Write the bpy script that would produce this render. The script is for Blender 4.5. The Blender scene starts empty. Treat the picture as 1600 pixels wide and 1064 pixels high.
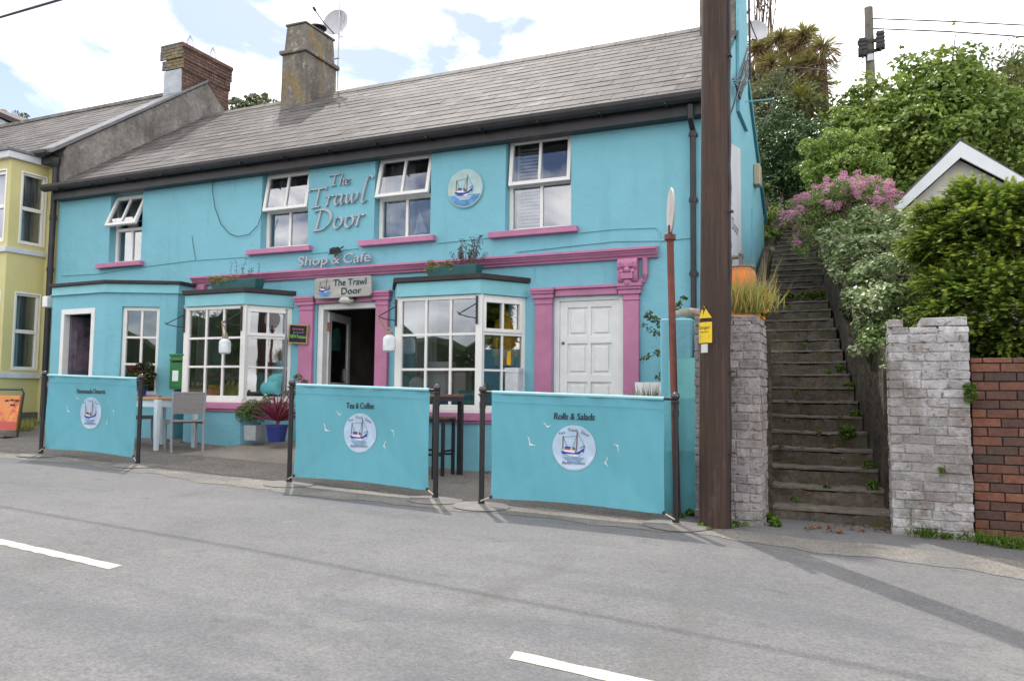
import bpy, math, random
import numpy as np
from mathutils import Matrix, Vector
random.seed(7); RNG = np.random.default_rng(7)
SC = bpy.context.scene
COL = SC.collection
PI = math.pi

# ------------------------------------------------------------------ camera
RIGHT = np.array([0.91441883, 0.40463181, 0.01054965])
UP = np.array([0.0174961, -0.06555122, 0.99769581])
FWD = np.array([-0.404391, 0.91212726, 0.06702075])
CAM_Y = -10.0
cd = bpy.data.cameras.new('Camera'); cam = bpy.data.objects.new('Camera', cd); COL.objects.link(cam)
R_ = RIGHT / np.linalg.norm(RIGHT); F_ = FWD - R_ * (FWD @ R_); F_ /= np.linalg.norm(F_); U_ = np.cross(R_, F_)
cam.matrix_world = Matrix(((R_[0], U_[0], -F_[0], 0), (R_[1], U_[1], -F_[1], CAM_Y), (R_[2], U_[2], -F_[2], 0), (0, 0, 0, 1)))
cd.sensor_fit = 'HORIZONTAL'; cd.sensor_width = 36; cd.lens = 36 * 1225 / 1600; cd.clip_start = 0.05; cd.clip_end = 3000
SC.camera = cam

# ------------------------------------------------------------------ sun, sky, exposure
SUN_DIR = Vector((-0.349, 0.446, 0.824)).normalized()
sl = bpy.data.lights.new('Sun', 'SUN'); sl.energy = 2.1; sl.angle = math.radians(0.5); sl.color = (1, .955, .88)
sun = bpy.data.objects.new('Sun', sl); COL.objects.link(sun); sun.rotation_euler = SUN_DIR.to_track_quat('Z', 'Y').to_euler()
sun.location = (-10, 12, 20)
W = bpy.data.worlds.new('World'); SC.world = W; W.use_nodes = True
wn = W.node_tree.nodes; wl = W.node_tree.links
bg = wn['Background']; bg.inputs['Strength'].default_value = 0.15
sky = wn.new('ShaderNodeTexSky'); sky.sky_type = 'NISHITA'; sky.sun_disc = False
sky.sun_elevation = math.asin(SUN_DIR.z); sky.sun_rotation = math.atan2(SUN_DIR.x, SUN_DIR.y)
sky.air_density = 1.0; sky.dust_density = 1.0; sky.ozone_density = 1.0
tc = wn.new('ShaderNodeTexCoord'); mp = wn.new('ShaderNodeMapping'); mp.inputs['Scale'].default_value = (1, 1, 2.6); mp.inputs['Location'].default_value = (.35, .1, .2)
no = wn.new('ShaderNodeTexNoise'); no.inputs['Scale'].default_value = 3.6; no.inputs['Detail'].default_value = 9; no.inputs['Roughness'].default_value = .56; no.inputs['Distortion'].default_value = .5
cr = wn.new('ShaderNodeValToRGB'); cr.color_ramp.elements[0].position = .36; cr.color_ramp.elements[1].position = .60
mx = wn.new('ShaderNodeMix'); mx.data_type = 'RGBA'; mx.inputs[7].default_value = (11.6, 11.3, 11.0, 1)
wl.new(tc.outputs['Generated'], mp.inputs[0]); wl.new(mp.outputs[0], no.inputs[0]); wl.new(no.outputs[0], cr.inputs[0])
wl.new(cr.outputs[0], mx.inputs[0]); hz = wn.new('ShaderNodeMix'); hz.data_type = 'RGBA'; hz.blend_type = 'MULTIPLY'; hz.inputs[0].default_value = 1; hz.inputs[7].default_value = (.70, .665, .705, 1); wl.new(sky.outputs[0], hz.inputs[6]); wl.new(hz.outputs[2], mx.inputs[6]); wl.new(mx.outputs[2], bg.inputs[0])
SC.view_settings.view_transform = 'Standard'; SC.view_settings.look = 'None'; SC.view_settings.gamma = 1
SC.view_settings.exposure = 0.79

# ------------------------------------------------------------------ measuring helpers: a photo pixel meets a real plane
def ray(u, v):
    a, b = u - 800, 532 - v
    return RIGHT * a + UP * b + FWD * 1225
def F(u, v, Y=0.0):
    r = ray(u, v); t = (Y - CAM_Y) / r[1]; return Vector((r[0] * t, Y, r[2] * t))
def zg(x, y):
    z = -1.155 - 0.024 * max(-60, min(60, x)) - 0.008 * min(30, max(0, -3.2 - y))
    k = min(1, max(0, (y + 3) / 3)); return z + min(.5, max(0, (-x - 5) / 9 * .2)) * k
def G(u, v):
    z = -1.1; r = ray(u, v)
    for i in range(40):
        t = z / r[2]; z = .5 * z + .5 * zg(r[0] * t, CAM_Y + r[1] * t)
    return Vector((r[0] * t, CAM_Y + r[1] * t, z))

# ------------------------------------------------------------------ materials
MATS = {}
def mat(name, col, rough=.7, noise=None, bump=None, spec=.4, metal=0, tone=None, stain=None, transl=0, speck=None):
    if name in MATS: return MATS[name]
    m = bpy.data.materials.new(name); m.use_nodes = True; nt = m.node_tree; n = nt.nodes; l = nt.links
    p = n['Principled BSDF']; p.inputs['Roughness'].default_value = rough; p.inputs['Metallic'].default_value = metal
    p.inputs['Specular IOR Level'].default_value = spec
    t = n.new('ShaderNodeTexCoord'); rgb = n.new('ShaderNodeRGB'); rgb.outputs[0].default_value = (*col, 1); out = rgb.outputs[0]
    def mul(fac_out, a, b, out, lo=0, hi=1):
        mr = n.new('ShaderNodeMapRange'); mr.inputs[1].default_value = lo; mr.inputs[2].default_value = hi; mr.inputs[3].default_value = a; mr.inputs[4].default_value = b
        l.new(fac_out, mr.inputs[0]); v = n.new('ShaderNodeVectorMath'); v.operation = 'SCALE'; l.new(out, v.inputs[0]); l.new(mr.outputs[0], v.inputs[3]); return v.outputs[0]
    if tone:                                    # (darkest, lightest) by the per-face 'tone' attribute
        a = n.new('ShaderNodeAttribute'); a.attribute_name = 'tone'
        if len(tone) == 2: out = mul(a.outputs['Fac'], tone[0], tone[1], out)
        else:
            rp = n.new('ShaderNodeValToRGB'); rp.color_ramp.interpolation = 'LINEAR'
            while len(rp.color_ramp.elements) < len(tone): rp.color_ramp.elements.new(.5)
            for i, c in enumerate(tone): rp.color_ramp.elements[i].position = i / (len(tone) - 1); rp.color_ramp.elements[i].color = (*c, 1)
            l.new(a.outputs['Fac'], rp.inputs[0]); out = rp.outputs[0]
    for ns in ([noise] if noise and not isinstance(noise, list) else noise or []):
        x = n.new('ShaderNodeTexNoise'); x.inputs['Scale'].default_value = ns[0]; x.inputs['Detail'].default_value = 6; x.inputs['Roughness'].default_value = .62
        l.new(t.outputs['Object'], x.inputs[0]); out = mul(x.outputs[0], max(.1, 1 - ns[1] * 1.7), 1 + ns[1] * 1.7, out, .3, .7)
    if stain:                                   # [(scale, threshold, colour, amount, stretch)] patches of dirt, moss or wear
        for (s, th, c, am, st) in stain:
            th = .5 + (th - .5) * .66
            mpn = n.new('ShaderNodeMapping'); mpn.inputs['Scale'].default_value = st; mpn.inputs['Location'].default_value = (s * .37, s * .11, s * .7)
            x = n.new('ShaderNodeTexNoise'); x.inputs['Scale'].default_value = s; x.inputs['Detail'].default_value = 8; x.inputs['Roughness'].default_value = .65
            l.new(t.outputs['Object'], mpn.inputs[0]); l.new(mpn.outputs[0], x.inputs[0])
            mr = n.new('ShaderNodeMapRange'); mr.inputs[1].default_value = th; mr.inputs[2].default_value = th + .09; mr.inputs[3].default_value = 0; mr.inputs[4].default_value = am
            l.new(x.outputs[0], mr.inputs[0]); k = n.new('ShaderNodeMix'); k.data_type = 'RGBA'; k.inputs[7].default_value = (*c, 1)
            l.new(mr.outputs[0], k.inputs[0]); l.new(out, k.inputs[6]); out = k.outputs[2]
    if speck:
        x = n.new('ShaderNodeTexVoronoi'); x.inputs['Scale'].default_value = speck[0]; l.new(t.outputs['Object'], x.inputs[0])
        w = n.new('ShaderNodeSeparateColor'); l.new(x.outputs['Color'], w.inputs[0]); out = mul(w.outputs[0], 1 - speck[1], 1 + speck[1], out)
    l.new(out, p.inputs['Base Color'])
    if bump:
        prev = None
        for (s, st, d) in (bump if isinstance(bump, list) else [bump]):
            x = n.new('ShaderNodeTexNoise'); x.inputs['Scale'].default_value = s; x.inputs['Detail'].default_value = 5; l.new(t.outputs['Object'], x.inputs[0])
            b = n.new('ShaderNodeBump'); b.inputs['Strength'].default_value = st; b.inputs['Distance'].default_value = d; l.new(x.outputs[0], b.inputs['Height'])
            if prev: l.new(prev, b.inputs['Normal'])
            prev = b.outputs[0]
        l.new(prev, p.inputs['Normal'])
    if transl:
        tr = n.new('ShaderNodeBsdfTranslucent'); l.new(out, tr.inputs[0]); ms = n.new('ShaderNodeMixShader'); ms.inputs[0].default_value = transl
        l.new(p.outputs[0], ms.inputs[1]); l.new(tr.outputs[0], ms.inputs[2]); l.new(ms.outputs[0], n['Material Output'].inputs[0])
    MATS[name] = m; return m
def glass_mat():
    m = bpy.data.materials.new('window_glass'); m.use_nodes = True; n = m.node_tree.nodes; l = m.node_tree.links; n.clear()
    o = n.new('ShaderNodeOutputMaterial'); tr = n.new('ShaderNodeBsdfTransparent'); tr.inputs[0].default_value = (.88, .91, .92, 1)
    gl = n.new('ShaderNodeBsdfGlossy'); gl.inputs['Roughness'].default_value = .015; gl.inputs[0].default_value = (.93, .95, 1, 1)
    fr = n.new('ShaderNodeFresnel'); fr.inputs[0].default_value = 1.85; ms = n.new('ShaderNodeMixShader')
    t = n.new('ShaderNodeTexCoord'); x = n.new('ShaderNodeTexNoise'); x.inputs['Scale'].default_value = 1.3; b = n.new('ShaderNodeBump'); b.inputs['Strength'].default_value = .03; b.inputs['Distance'].default_value = .05
    l.new(t.outputs['Object'], x.inputs[0]); l.new(x.outputs[0], b.inputs['Height']); l.new(b.outputs[0], gl.inputs['Normal'])
    ad = n.new('ShaderNodeMath'); ad.operation = 'MULTIPLY_ADD'; ad.inputs[1].default_value = 1.0; ad.inputs[2].default_value = .17; ad.use_clamp = True
    l.new(fr.outputs[0], ad.inputs[0]); l.new(ad.outputs[0], ms.inputs[0]); l.new(tr.outputs[0], ms.inputs[1]); l.new(gl.outputs[0], ms.inputs[2]); l.new(ms.outputs[0], o.inputs[0])
    return m
GLASS = glass_mat()
TEAL = mat('turquoise_render', (.19, .455, .54), .72, [(.6, .025), (3, .018)], [(2.2, .5, .05), (9, .5, .015), (60, .2, .003)], .3, stain=[(1.7, .60, (.15, .37, .44), .3, (1, 1, .35)), (9, .69, (.2, .36, .39), .5, (1, 1, .5)), (5, .60, (.15, .36, .42), .35, (1, 1, .10))])
TEALP = mat('turquoise_gloss_paint', (.20, .48, .54), .5, (3, .05), (25, .1, .004))
PINK = mat('pink_paint', (.46, .178, .305), .55, [(4, .07)], (40, .2, .004), stain=[(14, .66, (.38, .12, .22), .5, (1, 1, 1))])
WHITE = mat('white_upvc', (.76, .75, .72), .35, (5, .03), spec=.5)
WDOOR = mat('white_painted_wood', (.72, .72, .71), .45, (6, .04), (30, .12, .003))
BLACK = mat('black_plastic', (.028, .026, .030), .45, (5, .2))
BROOF = mat('dark_roof_felt', (.032, .027, .028), .7, (8, .2))
BPOST = mat('black_metal', (.018, .016, .018), .4, (9, .2), spec=.5)
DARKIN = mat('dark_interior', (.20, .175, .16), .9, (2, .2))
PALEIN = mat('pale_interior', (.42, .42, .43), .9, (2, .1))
WOODD = mat('brown_slatted_wood', (.21, .105, .062), .6, [(14, .2)], (30, .3, .004))
WOODL = mat('light_oak_top', (.45, .27, .12), .5, [(3, .1), (25, .12)])
GREY = mat('grey_frame', (.30, .31, .33), .5, (8, .06))
GREYS = mat('grey_sling', (.27, .25, .25), .8, (60, .15))
METAL = mat('galvanised_metal', (.45, .46, .48), .4, (12, .12), metal=.6)
SLATE = mat('slate', (.100, .092, .087), .75, [(5, .10), (1.1, .12), (14, .10)], (30, .3, .006), .18, tone=(.66, 1.40), stain=[(2.2, .60, (.25, .24, .23), .6, (1, 1, 1)), (.7, .55, (.115, .105, .10), .55, (1, 1, 1)), (.5, .56, (.16, .152, .147), .5, (.6, 1.2, 1.2))])
RENDER = mat('grey_render', (.20, .185, .17), .9, [(2.2, .22), (14, .15)], [(30, .6, .02)], stain=[(5, .6, (.36, .35, .33), .6, (1, 1, 1)), (2, .57, (.085, .08, .07), .6, (1, 1, .6))])
CHIMR = mat('lichened_render', (.165, .148, .125), .9, [(3, .2), (18, .16)], [(26, .6, .02)], stain=[(2.6, .52, (.23, .165, .06), .65, (1, 1, .6)), (7, .60, (.40, .39, .37), .55, (1, 1, 1)), (2, .53, (.08, .075, .065), .7, (1, 1, .5))])
YEL = mat('yellow_render', (.56, .515, .245), .75, [(1, .05)], [(40, .3, .006)], stain=[(2, .64, (.4, .36, .17), .4, (1, 1, .4))])
CONC = mat('pale_painted_band', (.55, .57, .60), .7, (5, .08))
LEAF = lambda nm, tone, rough=.45, tr=.3: mat(nm, tone[0], rough, tone=tone, spec=.4, transl=tr)

# ------------------------------------------------------------------ mesh builder
class MB:
    def __init__(s, M=None): s.v = []; s.f = []; s.m = []; s.t = []; s.M = M; s.cur = 0; s.tone = .5
    def add(s, vs, fs):
        b = len(s.v); s.v += [tuple(s.M @ Vector(p)) if s.M else tuple(p) for p in vs]
        for q in fs: s.f.append([b + i for i in q]); s.m.append(s.cur); s.t.append(s.tone)
        return s
    def box(s, x0, x1, y0, y1, z0, z1, j=0):
        vs = [(x, y, z) for x in (x0, x1) for y in (y0, y1) for z in (z0, z1)]
        if j: vs = [tuple(c + random.uniform(-j, j) for c in p) for p in vs]
        return s.add(vs, [(0, 1, 3, 2), (4, 6, 7, 5), (0, 4, 5, 1), (2, 3, 7, 6), (0, 2, 6, 4), (1, 5, 7, 3)])
    def tbox(s, x0, x1, y0, y1, z0, z1, tx, ty):      # box whose top is inset
        vs = []
        for x in (0, 1):
            for y in (0, 1):
                vs.append(((x0, x1)[x], (y0, y1)[y], z0)); vs.append(((x0 + tx, x1 - tx)[x], (y0 + ty, y1 - ty)[y], z1))
        return s.add(vs, [(0, 1, 3, 2), (4, 6, 7, 5), (0, 4, 5, 1), (2, 3, 7, 6), (0, 2, 6, 4), (1, 5, 7, 3)])
    def quad(s, a, b, c, d): return s.add([a, b, c, d], [(0, 1, 2, 3)])
    def prism(s, poly, y0, y1):                      # polygon in x,z extruded along y
        n = len(poly); vs = [(x, y0, z) for x, z in poly] + [(x, y1, z) for x, z in poly]
        return s.add(vs, [tuple(range(n)), tuple(range(2 * n - 1, n - 1, -1))] + [(i, n + i, n + (i + 1) % n, (i + 1) % n) for i in range(n)])
    def slab(s, poly, z0, z1):                       # polygon in x,y extruded up
        n = len(poly); vs = [(x, y, z0) for x, y in poly] + [(x, y, z1) for x, y in poly]
        return s.add(vs, [tuple(range(n - 1, -1, -1)), tuple(range(n, 2 * n))] + [(i, (i + 1) % n, n + (i + 1) % n, n + i) for i in range(n)])
    def xprism(s, poly, x0, x1):                     # polygon in y,z extruded along x
        n = len(poly); vs = [(x0, y, z) for y, z in poly] + [(x1, y, z) for y, z in poly]
        return s.add(vs, [tuple(range(n)), tuple(range(2 * n - 1, n - 1, -1))] + [(i, n + i, n + (i + 1) % n, (i + 1) % n) for i in range(n)])
    def tube(s, pts, r, n=8, cap=True):
        pts = [Vector(p) for p in pts]; rs = r if isinstance(r, (list, tuple)) else [r] * len(pts); vs = []; fs = []
        for i, p in enumerate(pts):
            d = (pts[min(i + 1, len(pts) - 1)] - pts[max(i - 1, 0)]).normalized()
            a = d.cross(Vector((0, 0, 1))) if abs(d.z) < .95 else d.cross(Vector((0, 1, 0))); a.normalize(); b = d.cross(a)
            for k in range(n): vs.append(p + (a * math.cos(2 * PI * k / n) + b * math.sin(2 * PI * k / n)) * rs[i])
        for i in range(len(pts) - 1):
            for k in range(n): fs.append((i * n + k, i * n + (k + 1) % n, (i + 1) * n + (k + 1) % n, (i + 1) * n + k))
        if cap: fs.append(tuple(range(n - 1, -1, -1))); fs.append(tuple(range((len(pts) - 1) * n, len(pts) * n)))
        return s.add(vs, fs)
    def lathe(s, prof, c=(0, 0, 0), n=20):           # profile of (radius, z)
        vs = []; fs = []
        for r, z in prof:
            for k in range(n): vs.append((c[0] + r * math.cos(2 * PI * k / n), c[1] + r * math.sin(2 * PI * k / n), c[2] + z))
        for i in range(len(prof) - 1):
            for k in range(n): fs.append((i * n + k, i * n + (k + 1) % n, (i + 1) * n + (k + 1) % n, (i + 1) * n + k))
        fs.append(tuple(range(n - 1, -1, -1))); fs.append(tuple(range((len(prof) - 1) * n, len(prof) * n)))
        return s.add(vs, fs)
    def ball(s, c, r, n=12, sq=(1, 1, 1)):
        pr = [(max(1e-4, math.sin(PI * i / n)), -math.cos(PI * i / n)) for i in range(n + 1)]; vs = []; fs = []
        for a, z in pr:
            for k in range(n): vs.append((c[0] + r * sq[0] * a * math.cos(2 * PI * k / n), c[1] + r * sq[1] * a * math.sin(2 * PI * k / n), c[2] + r * sq[2] * z))
        for i in range(n):
            for k in range(n): fs.append((i * n + k, i * n + (k + 1) % n, (i + 1) * n + (k + 1) % n, (i + 1) * n + k))
        return s.add(vs, fs)
    def build(s, name, mats, parent=None, smooth=False, local=False, bevel=0):
        me = bpy.data.meshes.new(name); me.from_pydata(s.v, [], s.f); me.update()
        mats = mats if isinstance(mats, (list, tuple)) else [mats]
        for m in mats: me.materials.append(m)
        if len(mats) > 1: me.polygons.foreach_set('material_index', s.m)
        a = me.attributes.new('tone', 'FLOAT', 'FACE'); a.data.foreach_set('value', s.t)
        o = bpy.data.objects.new(name, me); COL.objects.link(o)
        if smooth: me.polygons.foreach_set('use_smooth', [True] * len(me.polygons)); me.set_sharp_from_angle(angle=math.radians(38))
        if bevel:
            b = o.modifiers.new('Bevel', 'BEVEL'); b.width = bevel; b.segments = 2; b.limit_method = 'ANGLE'; b.angle_limit = math.radians(50)
        attach(o, parent, local); return o
OFF = {}
def attach(o, parent, local=False):
    if parent:
        o.parent = parent
        if not local: o.location = -OFF.get(parent, Vector((0, 0, 0)))
    OFF[o] = Vector((0, 0, 0))
def tag(o, label=None, cat=None, group=None, kind=None):
    if label: o['label'] = label
    if cat: o['category'] = cat
    if group: o['group'] = group
    if kind: o['kind'] = kind
    return o
def thing(name, label, cat, loc=(0, 0, 0), rotz=0, group=None):
    o = bpy.data.objects.new(name, None); o.empty_display_size = .2; COL.objects.link(o); o.location = loc; o.rotation_euler = (0, 0, rotz)
    OFF[o] = Vector(loc); return tag(o, label, cat, group)
def dup(root, loc, rotz, label):
    r = root.copy(); COL.objects.link(r); r.location = loc; r.rotation_euler = (0, 0, rotz); r['label'] = label
    for ch in list(root.children):
        c = ch.copy(); COL.objects.link(c); c.parent = r
        for g in ch.children:
            d = g.copy(); COL.objects.link(d); d.parent = c
    return r
def T(x=0, y=0, z=0): return Matrix.Translation((x, y, z))
def RZ(a): return Matrix.Rotation(a, 4, 'Z')
def RX(a): return Matrix.Rotation(a, 4, 'X')
def RY(a): return Matrix.Rotation(a, 4, 'Y')

def wall_holes(mb, x0, x1, z0, z1, holes, th):       # local: x along, y inward, z up
    xs = sorted({x0, x1, *[h[0] for h in holes], *[h[1] for h in holes]}); zs = sorted({z0, z1, *[h[2] for h in holes], *[h[3] for h in holes]})
    for i in range(len(xs) - 1):
        for k in range(len(zs) - 1):
            a, b, c, d = xs[i], xs[i + 1], zs[k], zs[k + 1]; mx_, mz_ = (a + b) / 2, (c + d) / 2
            if any(h[0] < mx_ < h[1] and h[2] < mz_ < h[3] for h in holes): continue
            mb.quad((a, 0, c), (b, 0, c), (b, 0, d), (a, 0, d)); mb.quad((a, th, c), (a, th, d), (b, th, d), (b, th, c))
    for a, b, c, d in holes + [(x1, x0, z0, z1)]:
        mb.quad((a, 0, c), (a, 0, d), (a, th, d), (a, th, c)); mb.quad((b, 0, c), (b, th, c), (b, th, d), (b, 0, d))
        mb.quad((a, 0, c), (a, th, c), (b, th, c), (b, 0, c)); mb.quad((a, 0, d), (b, 0, d), (b, th, d), (a, th, d))
def frame(mb, x0, x1, z0, z1, w, y0, y1):            # rectangular frame, members butted end to end
    mb.box(x0, x0 + w, y0, y1, z0, z1); mb.box(x1 - w, x1, y0, y1, z0, z1); mb.box(x0 + w, x1 - w, y0, y1, z0, z0 + w); mb.box(x0 + w, x1 - w, y0, y1, z1 - w, z1)
def bars(mb, x0, x1, z0, z1, nx, nz, w, y0, y1):
    for i in range(1, nx): c = x0 + (x1 - x0) * i / nx; mb.box(c - w / 2, c + w / 2, y0, y1, z0, z1)
    for k in range(1, nz): c = z0 + (z1 - z0) * k / nz; mb.box(x0, x1, y0 + .003, y1 - .003, c - w / 2, c + w / 2)

_TXT = {}
def text_geo(s, shear=0):
    if (s, shear) in _TXT: return _TXT[(s, shear)]
    cu = bpy.data.curves.new('t', 'FONT'); cu.body = s; cu.size = 1; cu.shear = shear; cu.resolution_u = 3; cu.align_x = 'CENTER'
    o = bpy.data.objects.new('t', cu); COL.objects.link(o); dg = bpy.context.evaluated_depsgraph_get(); me = o.evaluated_get(dg).to_mesh()
    r = ([tuple(v.co) for v in me.vertices], [tuple(p.vertices) for p in me.polygons]); o.evaluated_get(dg).to_mesh_clear()
    bpy.data.objects.remove(o); bpy.data.curves.remove(cu); _TXT[(s, shear)] = r; return r
def put_text(mb, s, x, z, h, y=0, width=None, shear=0, rot=0, fn=None):  # flat text facing -y, centred at x, baseline z, cap height h
    vs, fs = text_geo(s, shear); k = h / .7; w0 = max(v[0] for v in vs) - min(v[0] for v in vs); kx = width / w0 if width else k
    c, sn = math.cos(rot), math.sin(rot); out = []
    for p in vs:
        a, b = p[0] * kx, p[1] * k; X, Z = x + a * c - b * sn, z + a * sn + b * c; out.append((X, y + (fn(X, Z) if fn else 0), Z))
    mb.add(out, fs)
def solid_text(mb, s, x, z, h, y0, y1, width=None, shear=0):
    vs, fs = text_geo(s, shear); k = h / .7; w0 = max(v[0] for v in vs) - min(v[0] for v in vs); kx = width / w0 if width else k
    ed = {}
    for f in fs:
        for i in range(len(f)): e = (f[i], f[(i + 1) % len(f)]); ed[e] = 1
    n = len(vs); out = [(x + p[0] * kx, y0, z + p[1] * k) for p in vs] + [(x + p[0] * kx, y1, z + p[1] * k) for p in vs]
    mb.add(out, [tuple(f) for f in fs] + [tuple(i + n for i in reversed(f)) for f in fs] + [(a, a + n, b + n, b) for (a, b) in ed if (b, a) not in ed])

# broad-nib lettering for the italic serif words
GL = {
 'T': (.80, [[(.02, .86), (.10, .97), (.40, .95), (.72, .98), (.84, 1.02), (.80, .88)], [(.50, .94), (.42, .5), (.34, .04)], [(.16, -.01), (.34, .02), (.52, .01)]]),
 'h': (.50, [[(.16, .98), (.26, 1.0), (.17, .5), (.08, 0)], [(.12, .28), (.22, .46), (.33, .52), (.40, .45), (.35, .18), (.36, .03), (.46, .06)]]),
 'e': (.42, [[(.10, .24), (.24, .28), (.34, .38), (.32, .49), (.20, .49), (.09, .32), (.07, .12), (.16, .0), (.28, .02), (.38, .12)]]),
 'r': (.40, [[(.05, .47), (.16, .51), (.11, .25), (.06, 0)], [(.10, .26), (.2, .44), (.30, .52), (.38, .49)]]),
 'a': (.50, [[(.37, .48), (.24, .52), (.12, .42), (.05, .2), (.08, .03), (.17, .02), (.28, .18), (.38, .46)], [(.40, .52), (.35, .25), (.34, .04), (.40, .01), (.47, .07)]]),
 'w': (.68, [[(.02, .46), (.10, .51), (.10, .25), (.12, .03), (.22, .1), (.33, .35), (.37, .5)], [(.37, .5), (.34, .2), (.38, .03), (.50, .14), (.60, .36), (.60, .51), (.55, .52)]]),
 'l': (.40, [[(.30, .06), (.20, .0), (.12, .05), (.18, .4), (.28, .9), (.38, 1.22), (.52, 1.32), (.60, 1.20)]]),
 'D': (.88, [[(.32, .92), (.24, .5), (.14, .02)], [(.06, .90), (.28, .97), (.55, .94), (.76, .78), (.80, .5), (.68, .2), (.45, .03), (.2, -.01), (.02, .0)]]),
 'o': (.50, [[(.27, .51), (.13, .42), (.06, .2), (.12, .02), (.23, .0), (.36, .12), (.42, .33), (.36, .48), (.25, .51)]]),
}
def smooth_line(p, n=6):
    out = []; p = [Vector((a, b, 0)) for a, b in p]
    for i in range(len(p) - 1):
        a, b, c, d = p[max(0, i - 1)], p[i], p[i + 1], p[min(len(p) - 1, i + 2)]
        for k in range(n):
            t = k / n; out.append(.5 * ((2 * b) + (c - a) * t + (2 * a - 5 * b + 4 * c - d) * t * t + (3 * b - a - 3 * c + d) * t ** 3))
    return out + [p[-1]]
def nib_word(mb, word, x0, x1, z, h, y0, y1, nib=.10, ang=.62, rise=0):
    tot = sum(GL[c][0] for c in word); kx = (x1 - x0) / tot; x = x0; q = 0
    for c in word:
        for st in GL[c][1]:
            L = smooth_line(st); dx, dz = math.cos(ang) * nib * h / 2, math.sin(ang) * nib * h / 2; n = len(L); y = y0 - q * .0012; q += 1; vs = []
            for p in L:
                X, Z = x + p.x * kx, z + p.y * h + rise * (x - x0)
                vs += [(X - dx, y, Z - dz), (X + dx, y, Z + dz), (X - dx, y1, Z - dz), (X + dx, y1, Z + dz)]
            fs = [(0, 1, 3, 2), (4 * n - 4, 4 * n - 2, 4 * n - 1, 4 * n - 3)]
            for i in range(n - 1):
                a = 4 * i; b = a + 4; fs += [(a, b, b + 1, a + 1), (a + 2, a + 3, b + 3, b + 2), (a, a + 2, b + 2, b), (a + 1, b + 1, b + 3, a + 3)]
            mb.add(vs, fs)
        x += GL[c][0] * kx

# ------------------------------------------------------------------ foliage
def leaf_obj(name, P, N, L, Wd, m, parent=None, tone=None, local=False, axis=None):
    n = len(P); r = RNG.normal(size=(n, 3)) if axis is None else axis
    a = r - N * np.sum(r * N, 1, keepdims=True); a /= np.linalg.norm(a, axis=1, keepdims=True) + 1e-9; b = np.cross(N, a)
    L = np.broadcast_to(np.asarray(L, float), (n,))[:, None]; Wd = np.broadcast_to(np.asarray(Wd, float), (n,))[:, None]
    v = np.empty((n, 4, 3)); v[:, 0] = P - a * L * .5; v[:, 1] = P + b * Wd * .5 + N * Wd * .22 - a * L * .05; v[:, 2] = P + a * L * .5; v[:, 3] = P - b * Wd * .5 + N * Wd * .22 - a * L * .05
    me = bpy.data.meshes.new(name); me.vertices.add(n * 4); me.vertices.foreach_set('co', v.reshape(-1))
    i = np.arange(n)[:, None] * 4; idx = np.concatenate([i, i + 1, i + 2, i, i + 2, i + 3], 1).reshape(-1)
    me.loops.add(n * 6); me.loops.foreach_set('vertex_index', idx.astype(np.int32)); me.polygons.add(n * 2); me.polygons.foreach_set('loop_start', (np.arange(n * 2) * 3).astype(np.int32))
    me.update(calc_edges=True); me.materials.append(m)
    t = RNG.random(n) if tone is None else tone
    at = me.attributes.new('tone', 'FLOAT', 'FACE'); at.data.foreach_set('value', np.repeat(t, 2).astype(np.float32))
    o = bpy.data.objects.new(name, me); COL.objects.link(o); attach(o, parent, local); return o
def unit(n):
    d = RNG.normal(size=(n, 3)); return d / np.linalg.norm(d, axis=1, keepdims=True)
def blob(c, rad, n, rmin, rmax, shell=.55):            # clump centres filling an uneven ellipsoid
    d = unit(n); s = shell + (1 - shell) * RNG.random(n)[:, None]; return np.concatenate([np.array(c) + d * s * np.array(rad), RNG.uniform(rmin, rmax, (n, 1))], 1)
def clump_leaves(cl, n, up=.5):
    k = RNG.choice(len(cl), n, p=cl[:, 3] ** 2 / np.sum(cl[:, 3] ** 2)); d = unit(n); d[:, 2] = np.abs(d[:, 2]) * np.where(RNG.random(n) < .75, 1, -1)
    d /= np.linalg.norm(d, axis=1, keepdims=True); rr = (.72 + .36 * RNG.random(n))[:, None]
    P = cl[k, :3] + d * cl[k, 3:4] * rr * np.array([1, 1, .8]); N = d * .6 + np.array([0, 0, up]) + RNG.normal(size=(n, 3)) * .45; N /= np.linalg.norm(N, axis=1, keepdims=True)
    ct = RNG.random(len(cl))[k]; return P, N, np.clip(.55 * RNG.random(n) + .45 * ct, 0, 1)
def bush(name, label, cat, cl, n, L, Wd, m, trunk=None, group=None, tm=None, up=.5):
    base = (float(cl[:, 0].mean()), float(cl[:, 1].mean()), float(cl[:, 2].min() - .3)) if trunk is None else trunk[0][0]
    root = thing(name, label, cat, base, 0, group)
    P, N, t = clump_leaves(cl, n, up); leaf_obj('crown', P, N, L * RNG.uniform(.45, 1.45, n), Wd * RNG.uniform(.5, 1.4, n), m, root, t)
    if trunk is None: trunk = [[base, (base[0] + .05, base[1], base[2] + .5), (base[0], base[1] + .05, float(cl[:, 2].mean()))]]
    b = MB()
    for i, p in enumerate(trunk): b.tube(p, [(.09 if i == 0 else .045) * (1 - .25 * j) for j in range(len(p))], 7)
    for q in cl[RNG.choice(len(cl), min(14, len(cl)), replace=False)]:
        s = Vector(trunk[0][-1]); e = Vector(q[:3]); b.tube([s, (s + e) / 2 + Vector((0, 0, .12)), e], [.035, .022, .008], 5)
    b.build('trunk', tm or BARK, root, True); return root
BARK = mat('bark', (.10, .075, .055), .9, [(12, .3)], (20, .7, .02))

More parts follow.
